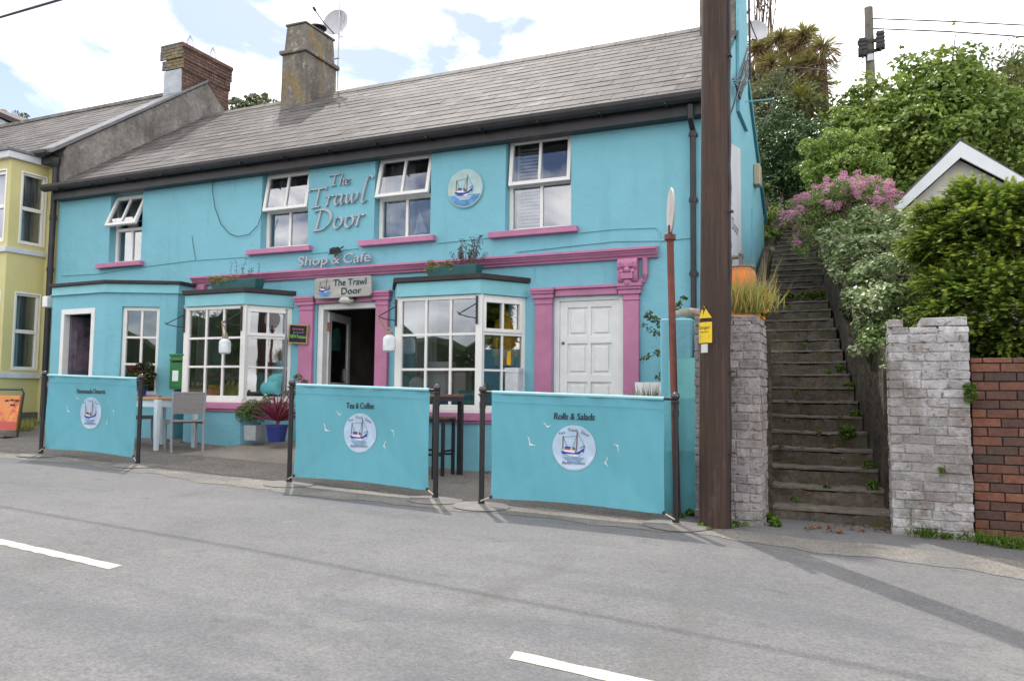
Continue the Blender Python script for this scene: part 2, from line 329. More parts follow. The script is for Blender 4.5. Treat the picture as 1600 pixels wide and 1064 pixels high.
# ================================================================== GROUND
ASPH = mat('road_asphalt', (.146, .145, .146), .85, [(.45, .05), (2.6, .04), (30, .06), (85, .12)], [(90, .4, .005)], .25,
           stain=[(.6, .55, (.112, .115, .123), .7, (.45, 1.6, 1)), (1.3, .62, (.19, .187, .18), .45, (1, 1.6, 1)), (4, .66, (.085, .083, .082), .6, (1, 1.6, 1)), (.9, .60, (.118, .116, .112), .6, (1.8, .5, 1)), (2.2, .70, (.235, .233, .23), .5, (1.4, .7, 1)), (23, .74, (.07, .07, .07), .8, (1, 1, 1)), (31, .75, (.33, .33, .32), .8, (1, 1, 1))], speck=(85, .16))
PATH = mat('footpath_asphalt', (.165, .152, .136), .9, [(1.2, .08), (40, .14), (90, .26)], [(90, .8, .008)], .2, stain=[(2.2, .58, (.11, .10, .09), .5, (1, 1, 1)), (5, .68, (.28, .24, .18), .5, (1, 1, 1))], speck=(60, .28))
STRIP = mat('gravelly_sunlit_verge', (.205, .192, .170), .9, [(2, .12), (90, .25)], [(90, .8, .01)], .2, stain=[(1.1, .50, (.158, .154, .150), .85, (1, 1, 1)), (6, .60, (.13, .12, .105), .5, (1, 1, 1))], speck=(90, .25))  # gravel colour, with the sunlit band along the barriers lightened into it
RAMP = mat('ramp_concrete', (.24, .215, .185), .9, [(1.5, .12), (80, .15)], [(60, .6, .008)], .2, stain=[(3, .6, (.17, .15, .13), .5, (1, 1, 1))], speck=(70, .15))
PAINT = mat('road_paint', (.50, .47, .385), .7, [(2, .05), (30, .08)], (80, .4, .004), stain=[(14, .60, (.26, .25, .23), .7, (1, 1, 1)), (60, .60, (.34, .33, .30), .6, (1, 1, 1))])
def sheet(name, xs, lo, hi, ny, dz, m):
    b = MB()
    for i, x in enumerate(xs):
        for k in range(ny + 1):
            y = lo(x) + (hi(x) - lo(x)) * k / ny; b.v.append((x, y, zg(x, y) + dz))
    n = ny + 1
    for i in range(len(xs) - 1):
        for k in range(ny): b.f.append((i * n + k, (i + 1) * n + k, (i + 1) * n + k + 1, i * n + k + 1)); b.m.append(0); b.t.append(.5)
    return tag(b.build(name, m, smooth=True), kind='structure')
def wob(x, s=1): return .03 * math.sin(3.1 * x * s) + .02 * math.sin(7.7 * x * s + 1) + .012 * math.sin(17 * x * s)
bl = lambda x: -3.07 - .039 * (x + 5)                   # the line the barriers stand on
LX = sorted(set([-400, -150, -60] + [-40 + i * .5 for i in range(121)] + [40, 150, 400]))
sheet('road', LX, lambda x: -400 if abs(x) > 60 else -60, lambda x: 1.2, 90, 0, ASPH)
PX = [-30 + i * .1 for i in range(int((30 - 1.55) * 10) + 1)]
sheet('footpath', PX, lambda x: bl(x) + .12 + wob(x), lambda x: .25, 12, .006, PATH)
sheet('gravel_verge', [-30 + i * .1 for i in range(316)], lambda x: bl(x) - .42 + wob(x, 1.3) * 1.6 - .12 * math.sin(.9 * x), lambda x: bl(x) + .115 + wob(x), 4, .003, STRIP)
b = MB()                                                # concrete ramp up to the shop door
for (x0, x1) in ((-8.75, -5.95),):
    A = [(x0, -1.75), (x1 - .1, -1.55), (x1 + .05, 0.25), (x0 + .15, 0.25)]
    zt = [zg(*A[0]) + .008, zg(*A[1]) + .008, -.80, -.76]
    b.add([(p[0], p[1], z) for p, z in zip(A, zt)] + [(p[0], p[1], -1.4) for p in A], [(0, 1, 2, 3), (0, 4, 5, 1), (1, 5, 6, 2), (3, 7, 4, 0)])
tag(b.build('ramp', RAMP), kind='structure')
def dash(x0, x1, w=.10):
    b = MB(); n = 60; f = lambda x: -6.43 - .082 * (x + 5.43)
    for i in range(n + 1):
        x = x0 + (x1 - x0) * i / n; e = random.uniform(-.009, .009); y = f(x)
        b.v += [(x + .02, y - w / 2 + e, zg(x, y - w / 2) + .002), (x, y + w / 2 + random.uniform(-.006, .006), zg(x, y + w / 2) + .002)]
    for i in range(n): b.f.append((2 * i, 2 * i + 2, 2 * i + 3, 2 * i + 1)); b.m.append(0); b.t.append(.5)
    tag(b.build('road_marking', PAINT), kind='structure')
for a, c in ((-14.2, -11.0), (-8.3, -4.17), (-1.43, 2.6), (5.4, 9.4)): dash(a, c)

# ================================================================== THE CAFE
XL, XR = -13.93, -1.75
cafe = thing('cafe_building', 'turquoise two-storey cafe and shop with slate roof, pink trim and white windows', 'building', (-7.8, 3.3, -1.05))
WINS = [(-12.53, -11.71, 2.28, 3.56, 23), (-8.99, -8.03, 2.31, 3.61, 10), (-6.77, -5.78, 2.31, 3.63, 13), (-4.56, -3.57, 2.28, 3.65, 6)]
holes = [w[:4] for w in WINS] + [(-7.80, -6.67, -1.0, 1.37), (-3.82, -2.82, -1.0, 1.32), (-9.95, -8.45, -.16, 1.3), (-5.9, -4.5, -.22, 1.3), (-13.2, -10.7, -.95, 1.55)]
b = MB(); wall_holes(b, XL, XR, -1.6, 3.70, holes, .3)
b.xprism([(.3, -1.6), (6.74, -1.6), (6.74, 3.62), (3.37, 6.20), (.3, 3.88)], XR - .3, XR); b.xprism([(.3, -1.6), (6.74, -1.6), (6.74, 3.62), (3.37, 6.20), (.3, 3.88)], XL, XL + .3)
b.box(XL + .3, XR - .3, 6.44, 6.74, -1.6, 3.62)
b.box(XR - .25, XR + .18, 6.742, 8.6, -1.0, 2.35)        # low rear yard wall running on from the gable
b.box(XR - .1, XR + .035, 4.6, 4.75, -1.0, 3.4)
b.build('wall', TEAL, cafe)
b = MB()                                                  # rooms
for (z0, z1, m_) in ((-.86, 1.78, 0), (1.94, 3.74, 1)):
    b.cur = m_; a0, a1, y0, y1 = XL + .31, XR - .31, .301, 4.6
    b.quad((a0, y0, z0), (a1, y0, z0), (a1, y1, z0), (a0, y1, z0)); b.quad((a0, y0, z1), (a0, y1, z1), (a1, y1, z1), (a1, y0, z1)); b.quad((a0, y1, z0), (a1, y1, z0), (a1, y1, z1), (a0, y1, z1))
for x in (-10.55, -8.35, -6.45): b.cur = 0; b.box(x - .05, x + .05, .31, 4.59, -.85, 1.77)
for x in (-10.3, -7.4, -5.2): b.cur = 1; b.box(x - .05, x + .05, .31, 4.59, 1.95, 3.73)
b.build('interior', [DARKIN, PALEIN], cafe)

def slates(b, x0, x1, ye, ze, yr, zr, w=.44, gauge=.285, th=.010):
    L = math.hypot(yr - ye, zr - ze); n = int(L / gauge); g = L / n; dy, dz = (yr - ye) / L, (zr - ze) / L; ny, nz = -dz, dy
    if yr < ye: ny, nz = dz, -dy
    for k in range(n):
        x = x0 - (w / 2 if k % 2 else 0)
        while x < x1:
            a, c = max(x, x0), min(x + w - .007, x1); x += w
            if c - a < .03: continue
            j = random.uniform(-.008, .008); s0, s1 = k * g + j, min(L, (k + 1) * g + .03); h = .010 + random.uniform(0, .004); tl = random.uniform(-.003, .003)
            if random.random() < .012: j -= .05; s0 -= .05
            b.tone = min(1, max(0, random.gauss(.42, .16) + (.45 if random.random() < .035 else 0)))
            P = lambda X, s, q: (X, ye + dy * s + ny * q, ze + dz * s + nz * q)
            b.add([P(a, s0, h), P(c, s0, h + tl), P(c, s1, .004), P(a, s1, .004), P(a, s0, h - th), P(c, s0, h + tl - th)], [(0, 1, 2, 3), (0, 4, 5, 1), (1, 5, 2), (0, 3, 4)])
    b.tone = .2; P = lambda X, s, q: (X, ye + dy * s + ny * q, ze + dz * s + nz * q)
    b.quad(P(x0, 0, 0), P(x1, 0, 0), P(x1, L, 0), P(x0, L, 0))
b = MB(); slates(b, -13.8, XR + .04, -.24, 3.80, 3.37, 6.31); slates(b, -13.8, XR + .04, 6.98, 3.80, 3.371, 6.31); roof = b.build('roof', SLATE, cafe)
b = MB(); x = -13.8
while x < XR: b.xprism([(3.24, 6.23), (3.37, 6.345), (3.50, 6.23), (3.50, 6.25), (3.37, 6.37), (3.24, 6.25)], x, min(XR + .03, x + .44)); x += .45
b.build('ridge_tile', mat('ridge_clay', (.13, .115, .105), .8, [(4, .2)]), roof)
b = MB(); x0, x1 = XL + .02, XR + .03                     # gutter: half round on a fascia board
b.xprism([(y_, z_ - .178) for y_, z_ in ((-.19, 3.95), (-.20, 3.90), (-.24, 3.865), (-.30, 3.855), (-.36, 3.875), (-.385, 3.92), (-.39, 3.965), (-.375, 3.965), (-.37, 3.92), (-.35, 3.89), (-.3, 3.872), (-.25, 3.88), (-.215, 3.91), (-.205, 3.95))], x0 - .06, x1)
for i in range(14): xx = x0 + .4 + i * .87; b.box(xx, xx + .03, -.38, -.195, 3.665, 3.676)
b.build('gutter', BLACK, cafe)
b = MB(); b.box(x0 + .04, x1, -.19, .002, 3.545, 3.745); b.build('fascia', BLACK, cafe)
b = MB(); b.tube([(-1.90, -.24, 3.66), (-1.90, -.23, 3.50), (-1.90, -.06, 3.38), (-1.90, -.06, -1.05)], .038, 10)
for z in (3.3, 2.45, 1.5, .4): b.tube([(-1.90, -.06, z), (-1.90, -.06, z + .07)], .047, 10); b.box(-1.955, -1.845, -.06, 0, z + .015, z + .05)
b.build('downpipe', BLACK, cafe, True)
b = MB(); b.xprism([(3.42, 6.24), (6.95, 3.74), (6.95, 3.58), (3.42, 6.07)], XR + .002, XR + .045); b.build('bargeboard', mat('dark_teal_paint', (.05, .22, .26), .6, (4, .1)), cafe)
# chimneys
b = MB(); b.tbox(-11.15, -10.50, 2.85, 3.95, 5.4, 7.12, .015, .02); b.box(-11.185, -10.465, 2.815, 3.985, 7.12, 7.20, .012); b.tbox(-11.11, -10.54, 2.89, 3.91, 7.20, 7.76, .03, .03); b.box(-11.10, -10.55, 2.90, 3.90, 7.762, 7.815, .014)
c = b.build('chimney', CHIMR, roof, bevel=.02)
b = MB(); b.lathe([(.13, 7.8), (.12, 7.9), (.19, 7.91), (.20, 7.94), (.06, 8.0), (.01, 8.01)], (-10.72, 3.5, 0)); b.build('chimney_cowl', BLACK, roof, True)
b = MB(); b.box(-2.34, XR + .004, 2.86, 3.9, 5.9, 7.15, .004); b.build('chimney', [CHIMR], roof, bevel=.015)
b = MB(); b.box(XR + .0065, XR + .05, 2.84, 3.92, 4.6, 7.13, .003); b.build('chimney_face', TEAL, roof)

def upper_window(x0, x1, z0, z1, deg):
    zm = z0 + (z1 - z0) * .50; fw = .055; b = MB(); xc = (x0 + x1) / 2
    frame(b, x0 + .003, x1 - .003, z0 + .003, z1 - .003, fw, .13, .20); b.box(x0 + fw, x1 - fw, .128, .198, zm - .035, zm + .02); b.box(xc - .022, xc + .022, .145, .19, z0 + fw, zm - .035)
    w = b.build('window', WHITE, cafe, bevel=.006); g = MB(); g.quad((x0 + fw, .17, z0 + fw), (x1 - fw, .17, z0 + fw), (x1 - fw, .17, zm - .03), (x0 + fw, .17, zm - .03)); g.build('pane', GLASS, w)
    M = T(0, .125, z1 - .045) @ RX(-math.radians(deg)) @ T(0, 0, -(z1 - .045)); s = MB(M); h0 = zm - .03
    frame(s, x0 + .028, x1 - .028, h0, z1 - .045, .055, -.03, .025); s.box(xc - .02, xc + .02, -.024, .02, h0 + .055, z1 - .10); s.build('sash', WHITE, w, bevel=.006)
    g = MB(M); g.quad((x0 + .083, 0, h0 + .055), (x1 - .083, 0, h0 + .055), (x1 - .083, 0, z1 - .10), (x0 + .083, 0, z1 - .10)); g.build('pane', GLASS, w)
    pt = M @ Vector((0, 0, h0 + .02))
    for xx in (x0 + .05, x1 - .05): a = MB(); a.tube([(xx, .14, zm + .12), (xx, pt.y + .02, pt.z + .03)], .007, 5); a.build('stay', METAL, w)
    s = MB(); s.box(x0 - .22, x1 + .10 if x1 < -11 else x1 + .11, -.10, .129, z0 - .088, z0 - .004, .004); s.build('sill', PINK, w, bevel=.008)
    return w
ws = [upper_window(*w) for w in WINS]

CORN = mat('white_net', (.48, .50, .53), .9, (30, .05), transl=.35)
def curtain(x0, x1, z0, z1, y, n=10, m=None, parent=None, name='curtain'):
    b = MB(); N = 8 * n // 4
    for i in range(N + 1):
        x = x0 + (x1 - x0) * i / N; yy = y + .03 * math.sin(i * 1.9) + .01 * random.random(); b.v += [(x, yy, z0), (x, yy + .004, z1)]
    for i in range(N): b.f.append((2 * i, 2 * i + 2, 2 * i + 3, 2 * i + 1)); b.m.append(0); b.t.append(.5)
    return b.build(name, m or CORN, parent, True)
for (w, x0, x1) in ((ws[0], -12.45, -12.2), (ws[1], -8.9, -8.55), (ws[1], -8.25, -8.08), (ws[2], -6.7, -6.25)): curtain(x0, x1, 2.3, 3.6, .32, parent=w)
b = MB()
for i in range(26): z = 2.36 + i * .05; b.add([(-4.49, .30, z), (-4.12, .30, z), (-4.12, .34, z + .035), (-4.49, .34, z + .035)], [(0, 1, 2, 3)])
b.box(-4.5, -4.47, .29, .35, 2.33, 3.6); b.box(-4.14, -4.11, .29, .35, 2.33, 3.6); b.build('shutter', WHITE, ws[3])

# pink shopfront joinery
b = MB(); cx0, cx1 = -10.37, -2.36
b.xprism([(0.001, 1.775), (-.05, 1.775), (-.06, 1.80), (-.09, 1.82), (-.10, 1.845), (-.115, 1.845), (-.125, 1.87), (-.15, 1.875), (-.15, 1.91), (0.001, 1.925)], cx0, cx1)
b.build('cornice', PINK, cafe, bevel=.006)
b = MB(); b.xprism([(.001, 1.43), (-.06, 1.43), (-.075, 1.46), (-.10, 1.48), (-.11, 1.50), (-.12, 1.55), (-.115, 1.60), (-.10, 1.62), (-.13, 1.66), (-.135, 1.72), (-.11, 1.775), (.001, 1.775)], -2.88, -2.62)
b.box(-2.83, -2.67, -.15, -.11, 1.50, 1.58); b.box(-2.83, -2.67, -.155, -.12, 1.66, 1.73); b.ball((-2.75, -.13, 1.62), .045); b.ball((-2.82, -.12, 1.60), .035); b.ball((-2.68, -.12, 1.60), .035); b.ball((-2.75, -.08, 1.46), .06)
b.ball((-2.80, -.13, 1.70), .035); b.ball((-2.70, -.13, 1.70), .035); b.build('console_bracket', PINK, cafe, bevel=.006)
b = MB(); b.box(-10.34, -10.1, -.09, .001, 1.64, 1.774); b.build('console_bracket', PINK, cafe, bevel=.006)
b = MB(); b.tube([(-2.53, -.03, 1.775), (-2.53, -.03, 1.56), (-2.56, -.03, 1.48), (-2.66, -.03, 1.44)], .04, 8); b.build('trim', PINK, cafe, True)
def pilaster(x0, x1, zt, capx0, capx1):
    b = MB(); b.box(x0, x1, -.06, .001, -1.25, zt - .14); b.box(x0 - .01, x1 + .01, -.075, .001, zt - .22, zt - .2); b.box(capx0 + .02, capx1 - .02, -.085, .001, zt - .14, zt - .08); b.box(capx0 + .01, capx1 - .01, -.105, .001, zt - .078, zt - .045); b.box(capx0, capx1, -.12, .001, zt - .043, zt)
    b.box(x0 - .02, x1 + .02, -.08, .001, -1.25, -.85); return b.build('pilaster', PINK, cafe, bevel=.006)
pilaster(-8.10, -7.84, 1.49, -8.19, -7.80); pilaster(-6.67, -6.45, 1.52, -6.74, -6.40); pilaster(-4.07, -3.82, 1.44, -4.13, -3.78); pilaster(-2.82, -2.61, 1.45, -2.90, -2.56)
b = MB(); b.box(-7.80, -6.74, -.05, .12, 1.372, 1.47); b.box(-7.80, -6.74, -.08, .001, 1.472, 1.505); b.build('lintel', PINK, cafe, bevel=.006)
b = MB(); b.box(-3.78, -2.90, -.045, .12, 1.322, 1.41); b.box(-3.78, -2.90, -.075, .001, 1.412, 1.45); b.build('lintel', PINK, cafe, bevel=.006)
# white panelled door
b = MB(); b.box(-3.818, -3.74, .03, .11, -.95, 1.318); b.box(-2.90, -2.822, .03, .11, -.95, 1.318); b.box(-3.74, -2.90, .03, .11, 1.26, 1.318); df = b.build('door_frame', WDOOR, cafe, bevel=.004)
b = MB(); b.box(-3.738, -2.902, .075, .13, -.9, 1.258); st = [-3.738, -3.63, -3.345, -3.295, -3.01, -2.902]
rows = [(.78, 1.17), (.26, .68), (-.28, .16), (-.78, -.38)]
b.box(st[0], st[1], .052, .0749, -.9, 1.258); b.box(st[2], st[3], .052, .0749, -.9, 1.258); b.box(st[4], st[5], .052, .0749, -.9, 1.258)
zz = [-.9] + [v for r in reversed(rows) for v in r] + [1.258]
for a in ((st[1], st[2]), (st[3], st[4])):
    for i in range(0, len(zz), 2): b.box(a[0], a[1], .052, .0749, zz[i], zz[i + 1])
    for r in rows: b.tbox(0, 0, 0, 0, 0, 0, 0, 0) if 0 else None; 
for a in ((st[1], st[2]), (st[3], st[4])):
    for (z0, z1) in rows:
        m_ = .035; vs = [(a[0] + m_, .0745, z0 + m_), (a[1] - m_, .0745, z0 + m_), (a[1] - m_, .0745, z1 - m_), (a[0] + m_, .0745, z1 - m_)]; k = .05
        vs += [(a[0] + k, .058, z0 + k), (a[1] - k, .058, z0 + k), (a[1] - k, .058, z1 - k), (a[0] + k, .058, z1 - k)]
        b.add(vs, [(4, 5, 6, 7), (0, 1, 5, 4), (1, 2, 6, 5), (2, 3, 7, 6), (3, 0, 4, 7)])
d = b.build('door', WDOOR, cafe, bevel=.003)
b = MB(RX(PI / 2)); b.lathe([(.022, 0), (.022, .012), (.012, .02)], (-3.69, .69, -.052), 12); b.build('lock', mat('dull_brass', (.22, .17, .09), .4, (8, .1), metal=.8), d)
# entrance: frame, door leaf swung inwards, dark opening
b = MB(); b.box(-7.798, -7.70, .03, .16, -.9, 1.368); b.box(-6.72, -6.672, .03, .16, -.9, 1.368); b.box(-7.70, -6.72, .03, .16, 1.28, 1.368); b.build('door_frame', WDOOR, cafe, bevel=.004)
M = T(-7.68, .16, 0) @ RZ(math.radians(104)); b = MB(M); Wd = .92
for q in ((0, .11, -.84, 1.26), (Wd - .11, Wd, -.84, 1.26), (.11, Wd - .11, 1.13, 1.26), (.11, Wd - .11, .0, .14), (.11, Wd - .11, -.84, -.62)): b.box(q[0], q[1], 0, .045, q[2], q[3])
b.box(.11, Wd - .11, .012, .033, -.62, 0); dr = b.build('door', WDOOR, cafe, bevel=.004)
g = MB(M); g.quad((.11, .022, .14), (Wd - .11, .022, .14), (Wd - .11, .022, 1.13), (.11, .022, 1.13)); g.build('pane', GLASS, dr)
b = MB(M); b.prism([(.17, .66), (.50, .66), (.50, .90), (.46, 1.0), (.34, 1.04), (.21, 1.0), (.17, .90)], .006, .012); b.build('poster', mat('dark_green_print', (.02, .09, .085), .6, (6, .3)), dr)
b = MB(M); b.box(.68, .78, .004, .010, .17, .37); b.build('sticker', WHITE, dr)
for z in (.95, -.2): b = MB(M); b.box(-.022, 0, -.02, .03, z, z + .14); b.build('hinge', mat('rusty_hinge', (.25, .10, .04), .7, (20, .3)), dr)
b = MB(); b.box(-7.32, -7.02, -.16, -.05, 1.40, 1.44); c_ = b.build('door_lamp', BLACK, cafe, bevel=.01)
b = MB(); b.ball((-7.17, -.105, 1.40), .13, 12, (1.1, .55, .55)); b.build('lamp_shade', mat('frosted_glass', (.5, .5, .47), .3, (8, .05)), c_, True)

# bay windows
def offset(poly, d):
    (ax, ay), (bx, by), (cx, cy), (dx, dy) = poly; return [(ax - d, ay), (bx - d * .6, by - d), (cx + d * .6, cy - d), (dx + d, dy)]
def bay(xl, xr, yf, cl, cr, z0, z1, zr, gz):
    poly = [(xl - cl, -.001), (xl, yf), (xr, yf), (xr + cr, -.001)]
    root = MB(); root.slab(offset(poly, -.01), gz - .5, z0 - .155); base = root.build('bay_wall', TEAL, cafe)
    b = MB(); b.slab(offset(poly, .045), z0 - .152, z0 - .052); b.slab(offset(poly, .02), z0 - .19, z0 - .1535); b.build('sill', PINK, base, bevel=.008)
    b = MB(); b.slab(offset(poly, .03), z1 + .012, zr - .075); b.slab(offset(poly, .045), z1 - .012, z1 + .0115); b.build('fascia', TEALP, base, bevel=.003)
    b = MB(); b.slab(offset(poly, .075), zr - .07, zr, ); b.build('flat_roof', BROOF, base, bevel=.006)
    b = MB(); g = MB(); fw = .055; W3 = xr - xl
    b.M = T(xl, yf, 0); b.slab([(-.02, -.012), (W3 + .02, -.012), (W3 + .02, .05), (-.02, .05)], z0 - .05, z0 - .0005)
    frame(b, .002, W3 - .002, z0, z1 - .015, fw, .0, .065); bars(b, fw, W3 - fw, z0 + fw, z1 - .015 - fw, 3, 3, .034, .008, .055)
    g.M = b.M; g.quad((.03, .03, z0 + .03), (W3 - .03, .03, z0 + .03), (W3 - .03, .03, z1 - .04), (.03, .03, z1 - .04))
    for (px, py, qx, qy) in ((xr, yf, xr + cr, 0), (xl - cl, 0, xl, yf)):
        L = math.hypot(qx - px, qy - py); a = math.atan2(qy - py, qx - px); M = T(px, py, 0) @ RZ(a); b.M = M; g.M = M; zc = z0 + (z1 - z0) * .655
        b.slab([(0, -.012), (L, -.012), (L, .05), (0, .05)], z0 - .05, z0 - .0005)
        frame(b, .003, L - .003, z0, z1 - .015, .05, .0, .065); b.box(.05, L - .05, .002, .063, zc - .02, zc + .02); bars(b, .05, L - .05, z0 + .05, zc - .02, 2, 2, .03, .008, .055)
        frame(b, .052, L - .052, zc + .02, z1 - .067, .05, -.014, .05); bars(b, .102, L - .102, zc + .07, z1 - .117, 2, 1, .03, -.008, .045)
        g.quad((.03, .03, z0 + .03), (L - .03, .03, z0 + .03), (L - .03, .03, z1 - .04), (.03, .03, z1 - .04))
    b.M = None
    for (px, py) in ((xl, yf), (xr, yf)): b.slab([(px - .045, py - .006), (px + .045, py - .006), (px + .045, py + .075), (px - .045, py + .075)], z0, z1 - .012)
    w = b.build('bay_window', WHITE, cafe, bevel=.004); g.build('pane', GLASS, w)
    b = MB(); b.slab(offset(poly, -.08), z0 - .04, z0 - .004); b.build('window_board', PALEIN, base)
    return base
bay(-9.90, -8.71, -.62, .16, .42, -.14, 1.34, 1.59, -.85)
bay(-5.92, -4.65, -.60, .42, .42, -.22, 1.34, 1.60, -1.05)
for (x, y, z) in ((-9.93, -.64, 1.2), (-8.74, -.64, 1.2), (-5.95, -.62, 1.2), (-4.68, -.62, 1.2)):   # wrought hooks on the bay corners
    b = MB(); b.box(x - .012, x + .012, y - .012, y + .012, z - .28, z + .1); b.tube([(x, y - .01, z), (x - .12, y - .16, z - .12), (x - .16, y - .22, z - .16), (x - .17, y - .23, z - .13)], .009, 6); b.tube([(x, y - .01, z - .2), (x - .08, y - .11, z - .19), (x - .16, y - .21, z - .16)], .008, 6)
    b.build('hook_bracket', BLACK, cafe)

# flat-roofed porch at the left end
PP = [(-13.66, -.05), (-12.72, -.90), (-11.36, -.96), (-10.30, -.44), (-10.34, 0)]
def along(u, v, p, q):
    d = Vector((q[0] - p[0], q[1] - p[1])).normalized(); r = ray(u, v); n = Vector((-d.y, d.x)); t = (n.dot(Vector(p)) - n.y * CAM_Y) / (r[0] * n.x + r[1] * n.y)
    h = Vector((r[0] * t, CAM_Y + r[1] * t)); return (h - Vector(p)).dot(d), r[2] * t
b = MB(); port = {}
for i in range(4):
    p, q = PP[i], PP[i + 1]; L = math.hypot(q[0] - p[0], q[1] - p[1]); M = T(p[0], p[1], 0) @ RZ(math.atan2(q[1] - p[1], q[0] - p[0])); b.M = M; hs = []
    if i == 1: x0, zt = along(97, 484, p, q); x1, _ = along(149, 484, p, q); hs = [(x0, x1, -.95, zt)]; port['door'] = (M, *hs[0])
    if i == 2: x0, zt = along(191, 479, p, q); x1, _ = along(250, 479, p, q); _, zb = along(220, 617, p, q); hs = [(x0, x1, zb, zt)]; port['win'] = (M, *hs[0])
    wall_holes(b, 0, L, -1.5, 1.60, hs, .14)
porch = b.build('porch_wall', TEAL, cafe)
def grow(poly, d):
    c = Vector((-11.9, .3)); out = []
    for p in poly: v = (Vector(p) - c); out.append(tuple(c + v * (1 + d / v.length)))
    return out
full = PP + [(-10.36, -.001), (-13.66, -.001)]; full = PP[:4] + [(-10.34, -.001), (-13.66, -.001)]
fl = lambda d: [(x, min(y, -.001)) for x, y in grow(full, d)]
b = MB(); b.slab(fl(.02), 1.602, 1.735); b.slab(fl(.05), 1.585, 1.6015); b.build('fascia', TEALP, porch, bevel=.004)
b = MB(); b.slab(fl(.07), 1.737, 1.79); b.build('flat_roof', BROOF, porch, bevel=.006)
M, x0, x1, z0, z1 = port['door']; b = MB(M); b.box(x0, x0 + .085, -.012, .10, z0, z1 - .001); b.box(x1 - .085, x1, -.012, .10, z0, z1 - .001); b.box(x0 + .085, x1 - .085, -.012, .10, z1 - .09, z1 - .001); b.build('door_frame', WDOOR, porch, bevel=.004)
b = MB(M @ T(x0 + .09, .12, 0) @ RZ(math.radians(98))); b.box(0, .66, 0, .04, -.85, z1 - .1); b.box(.1, .5, -.012, 0, .3, 1.0); b.build('door', mat('mauve_door', (.24, .19, .25), .6, (5, .3)), porch, bevel=.004)
M, x0, x1, z0, z1 = port['win']; b = MB(M); frame(b, x0 + .002, x1 - .002, z0 + .002, z1 - .002, .06, .045, .11); bars(b, x0 + .06, x1 - .06, z0 + .06, z1 - .06, 2, 3, .035, .055, .1); w = b.build('window', WHITE, porch, bevel=.004)
g = MB(M); g.quad((x0 + .05, .08, z0 + .05), (x1 - .05, .08, z0 + .05), (x1 - .05, .08, z1 - .05), (x0 + .05, .08, z1 - .05)); g.build('pane', GLASS, w)
b = MB(M); b.box(x0 - .1, x1 + .08, -.10, .0, z0 - .08, z0 - .004); b.build('sill', PINK, porch, bevel=.006); PORCHSILL = (M, x0, x1, z0)
p, q = PP[0], PP[1]; M = T(p[0], p[1], 0) @ RZ(math.atan2(q[1] - p[1], q[0] - p[0])); b = MB(M); b.box(.05, .7, -.09, -.001, .02, .10); b.build('sill', PINK, porch, bevel=.006)
# cables and a hairline of filler on the facade
b = MB(); CB = BLACK
def cable(pts, r=.006, y=-.012): b = MB(); b.tube([F(u, v, y) for u, v in pts], r, 5); b.build('cable', CB, cafe)
cable([(333, 273), (332, 300), (336, 325), (345, 350), (358, 365), (372, 370), (390, 366), (403, 352), (409, 335)], .006, -.03)
cable([(300, 368), (302, 385), (306, 407)], .004); CB = TEALP
cable([(95, 431), (152, 428), (230, 416), (300, 407), (392, 401)], .006); cable([(481, 397), (560, 388)], .006); cable([(683, 380), (768, 371)], .006)
cable([(905, 364), (960, 358), (1024, 356), (1031, 362), (1031, 380), (1028, 400)], .006); cable([(805, 394), (860, 388), (960, 377), (1040, 376), (1082, 371)], .007); cable([(808, 395), (812, 405), (834, 412), (835, 440)], .005, -.02)

# ================================================================== NEIGHBOURS
nb = thing('yellow_house', 'pale yellow terraced house with two-storey bay and slate roof joined to the turquoise cafe', 'house', (-18, 3.4, -.7))
b = MB(); b.box(-29, XL - .002, .02, 6.8, -1.6, 4.42); b.build('wall', YEL, nb)
b = MB(); slates(b, -29, -14.12, -.28, 4.44, 3.4, 7.02); b.quad((-29, 3.4, 7.0), (-14.12, 3.4, 7.0), (-14.12, 7.1, 4.4), (-29, 7.1, 4.4)); nroof = b.build('roof', SLATE, nb)
b = MB(); b.box(-29, -14.1, 3.3, 3.5, 6.98, 7.06, .006); b.build('ridge_tile', RENDER, nroof)
b = MB(); b.xprism([(.0, 3.6), (6.8, 3.6), (6.8, 4.5), (3.4, 7.12), (.0, 4.62), (-.06, 4.5)], -14.1, -13.78); pw = b.build('gable_wall', RENDER, nb, bevel=.02)
b = MB(); b.xprism([(-.3, 4.42), (3.4, 7.14), (3.4, 7.2), (-.32, 4.50)], -14.16, -13.74); b.build('coping', mat('lead_flashing', (.16, .165, .175), .6, (6, .15)), pw, bevel=.01)
BRICKC = mat('chimney_brick', (.125, .074, .060), .9, [(3, .15), (20, .15)], (40, .5, .006), tone=(.6, 1.35), stain=[(4, .6, (.20, .15, .13), .5, (1, 1, 1))])
MORT = mat('old_mortar', (.26, .235, .21), .95, [(9, .2)], (50, .5, .006))
def brick_panel(b, x0, x1, z0, z1, y, bw=.215, bh=.065, jt=.012, dep=.05, jit=.003, M=None, skip=0, tone=(.5, .18), wv=(.93, 1.05)):
    old = b.M
    if M is not None: b.M = M
    k = 0; z = z0
    while z < z1 - .02:
        h = min(bh, z1 - z); x = x0 - (bw / 2 if k % 2 else 0) - random.uniform(0, .02)
        while x < x1:
            w = bw * random.uniform(*wv); a, c = max(x, x0), min(x + w, x1); x += w + jt
            if c - a < .03 or random.random() < skip: continue
            b.tone = min(1, max(0, random.gauss(*tone))); b.box(a, c, y - random.uniform(.001, .006), y + dep, z, z + h, jit)
        z += bh + jt; k += 1
    b.M = old; b.tone = .5
b = MB(); b.box(-14.33, -13.83, 2.70, 4.11, 6.2, 7.72); ch = b.build('chimney', MORT, nb)
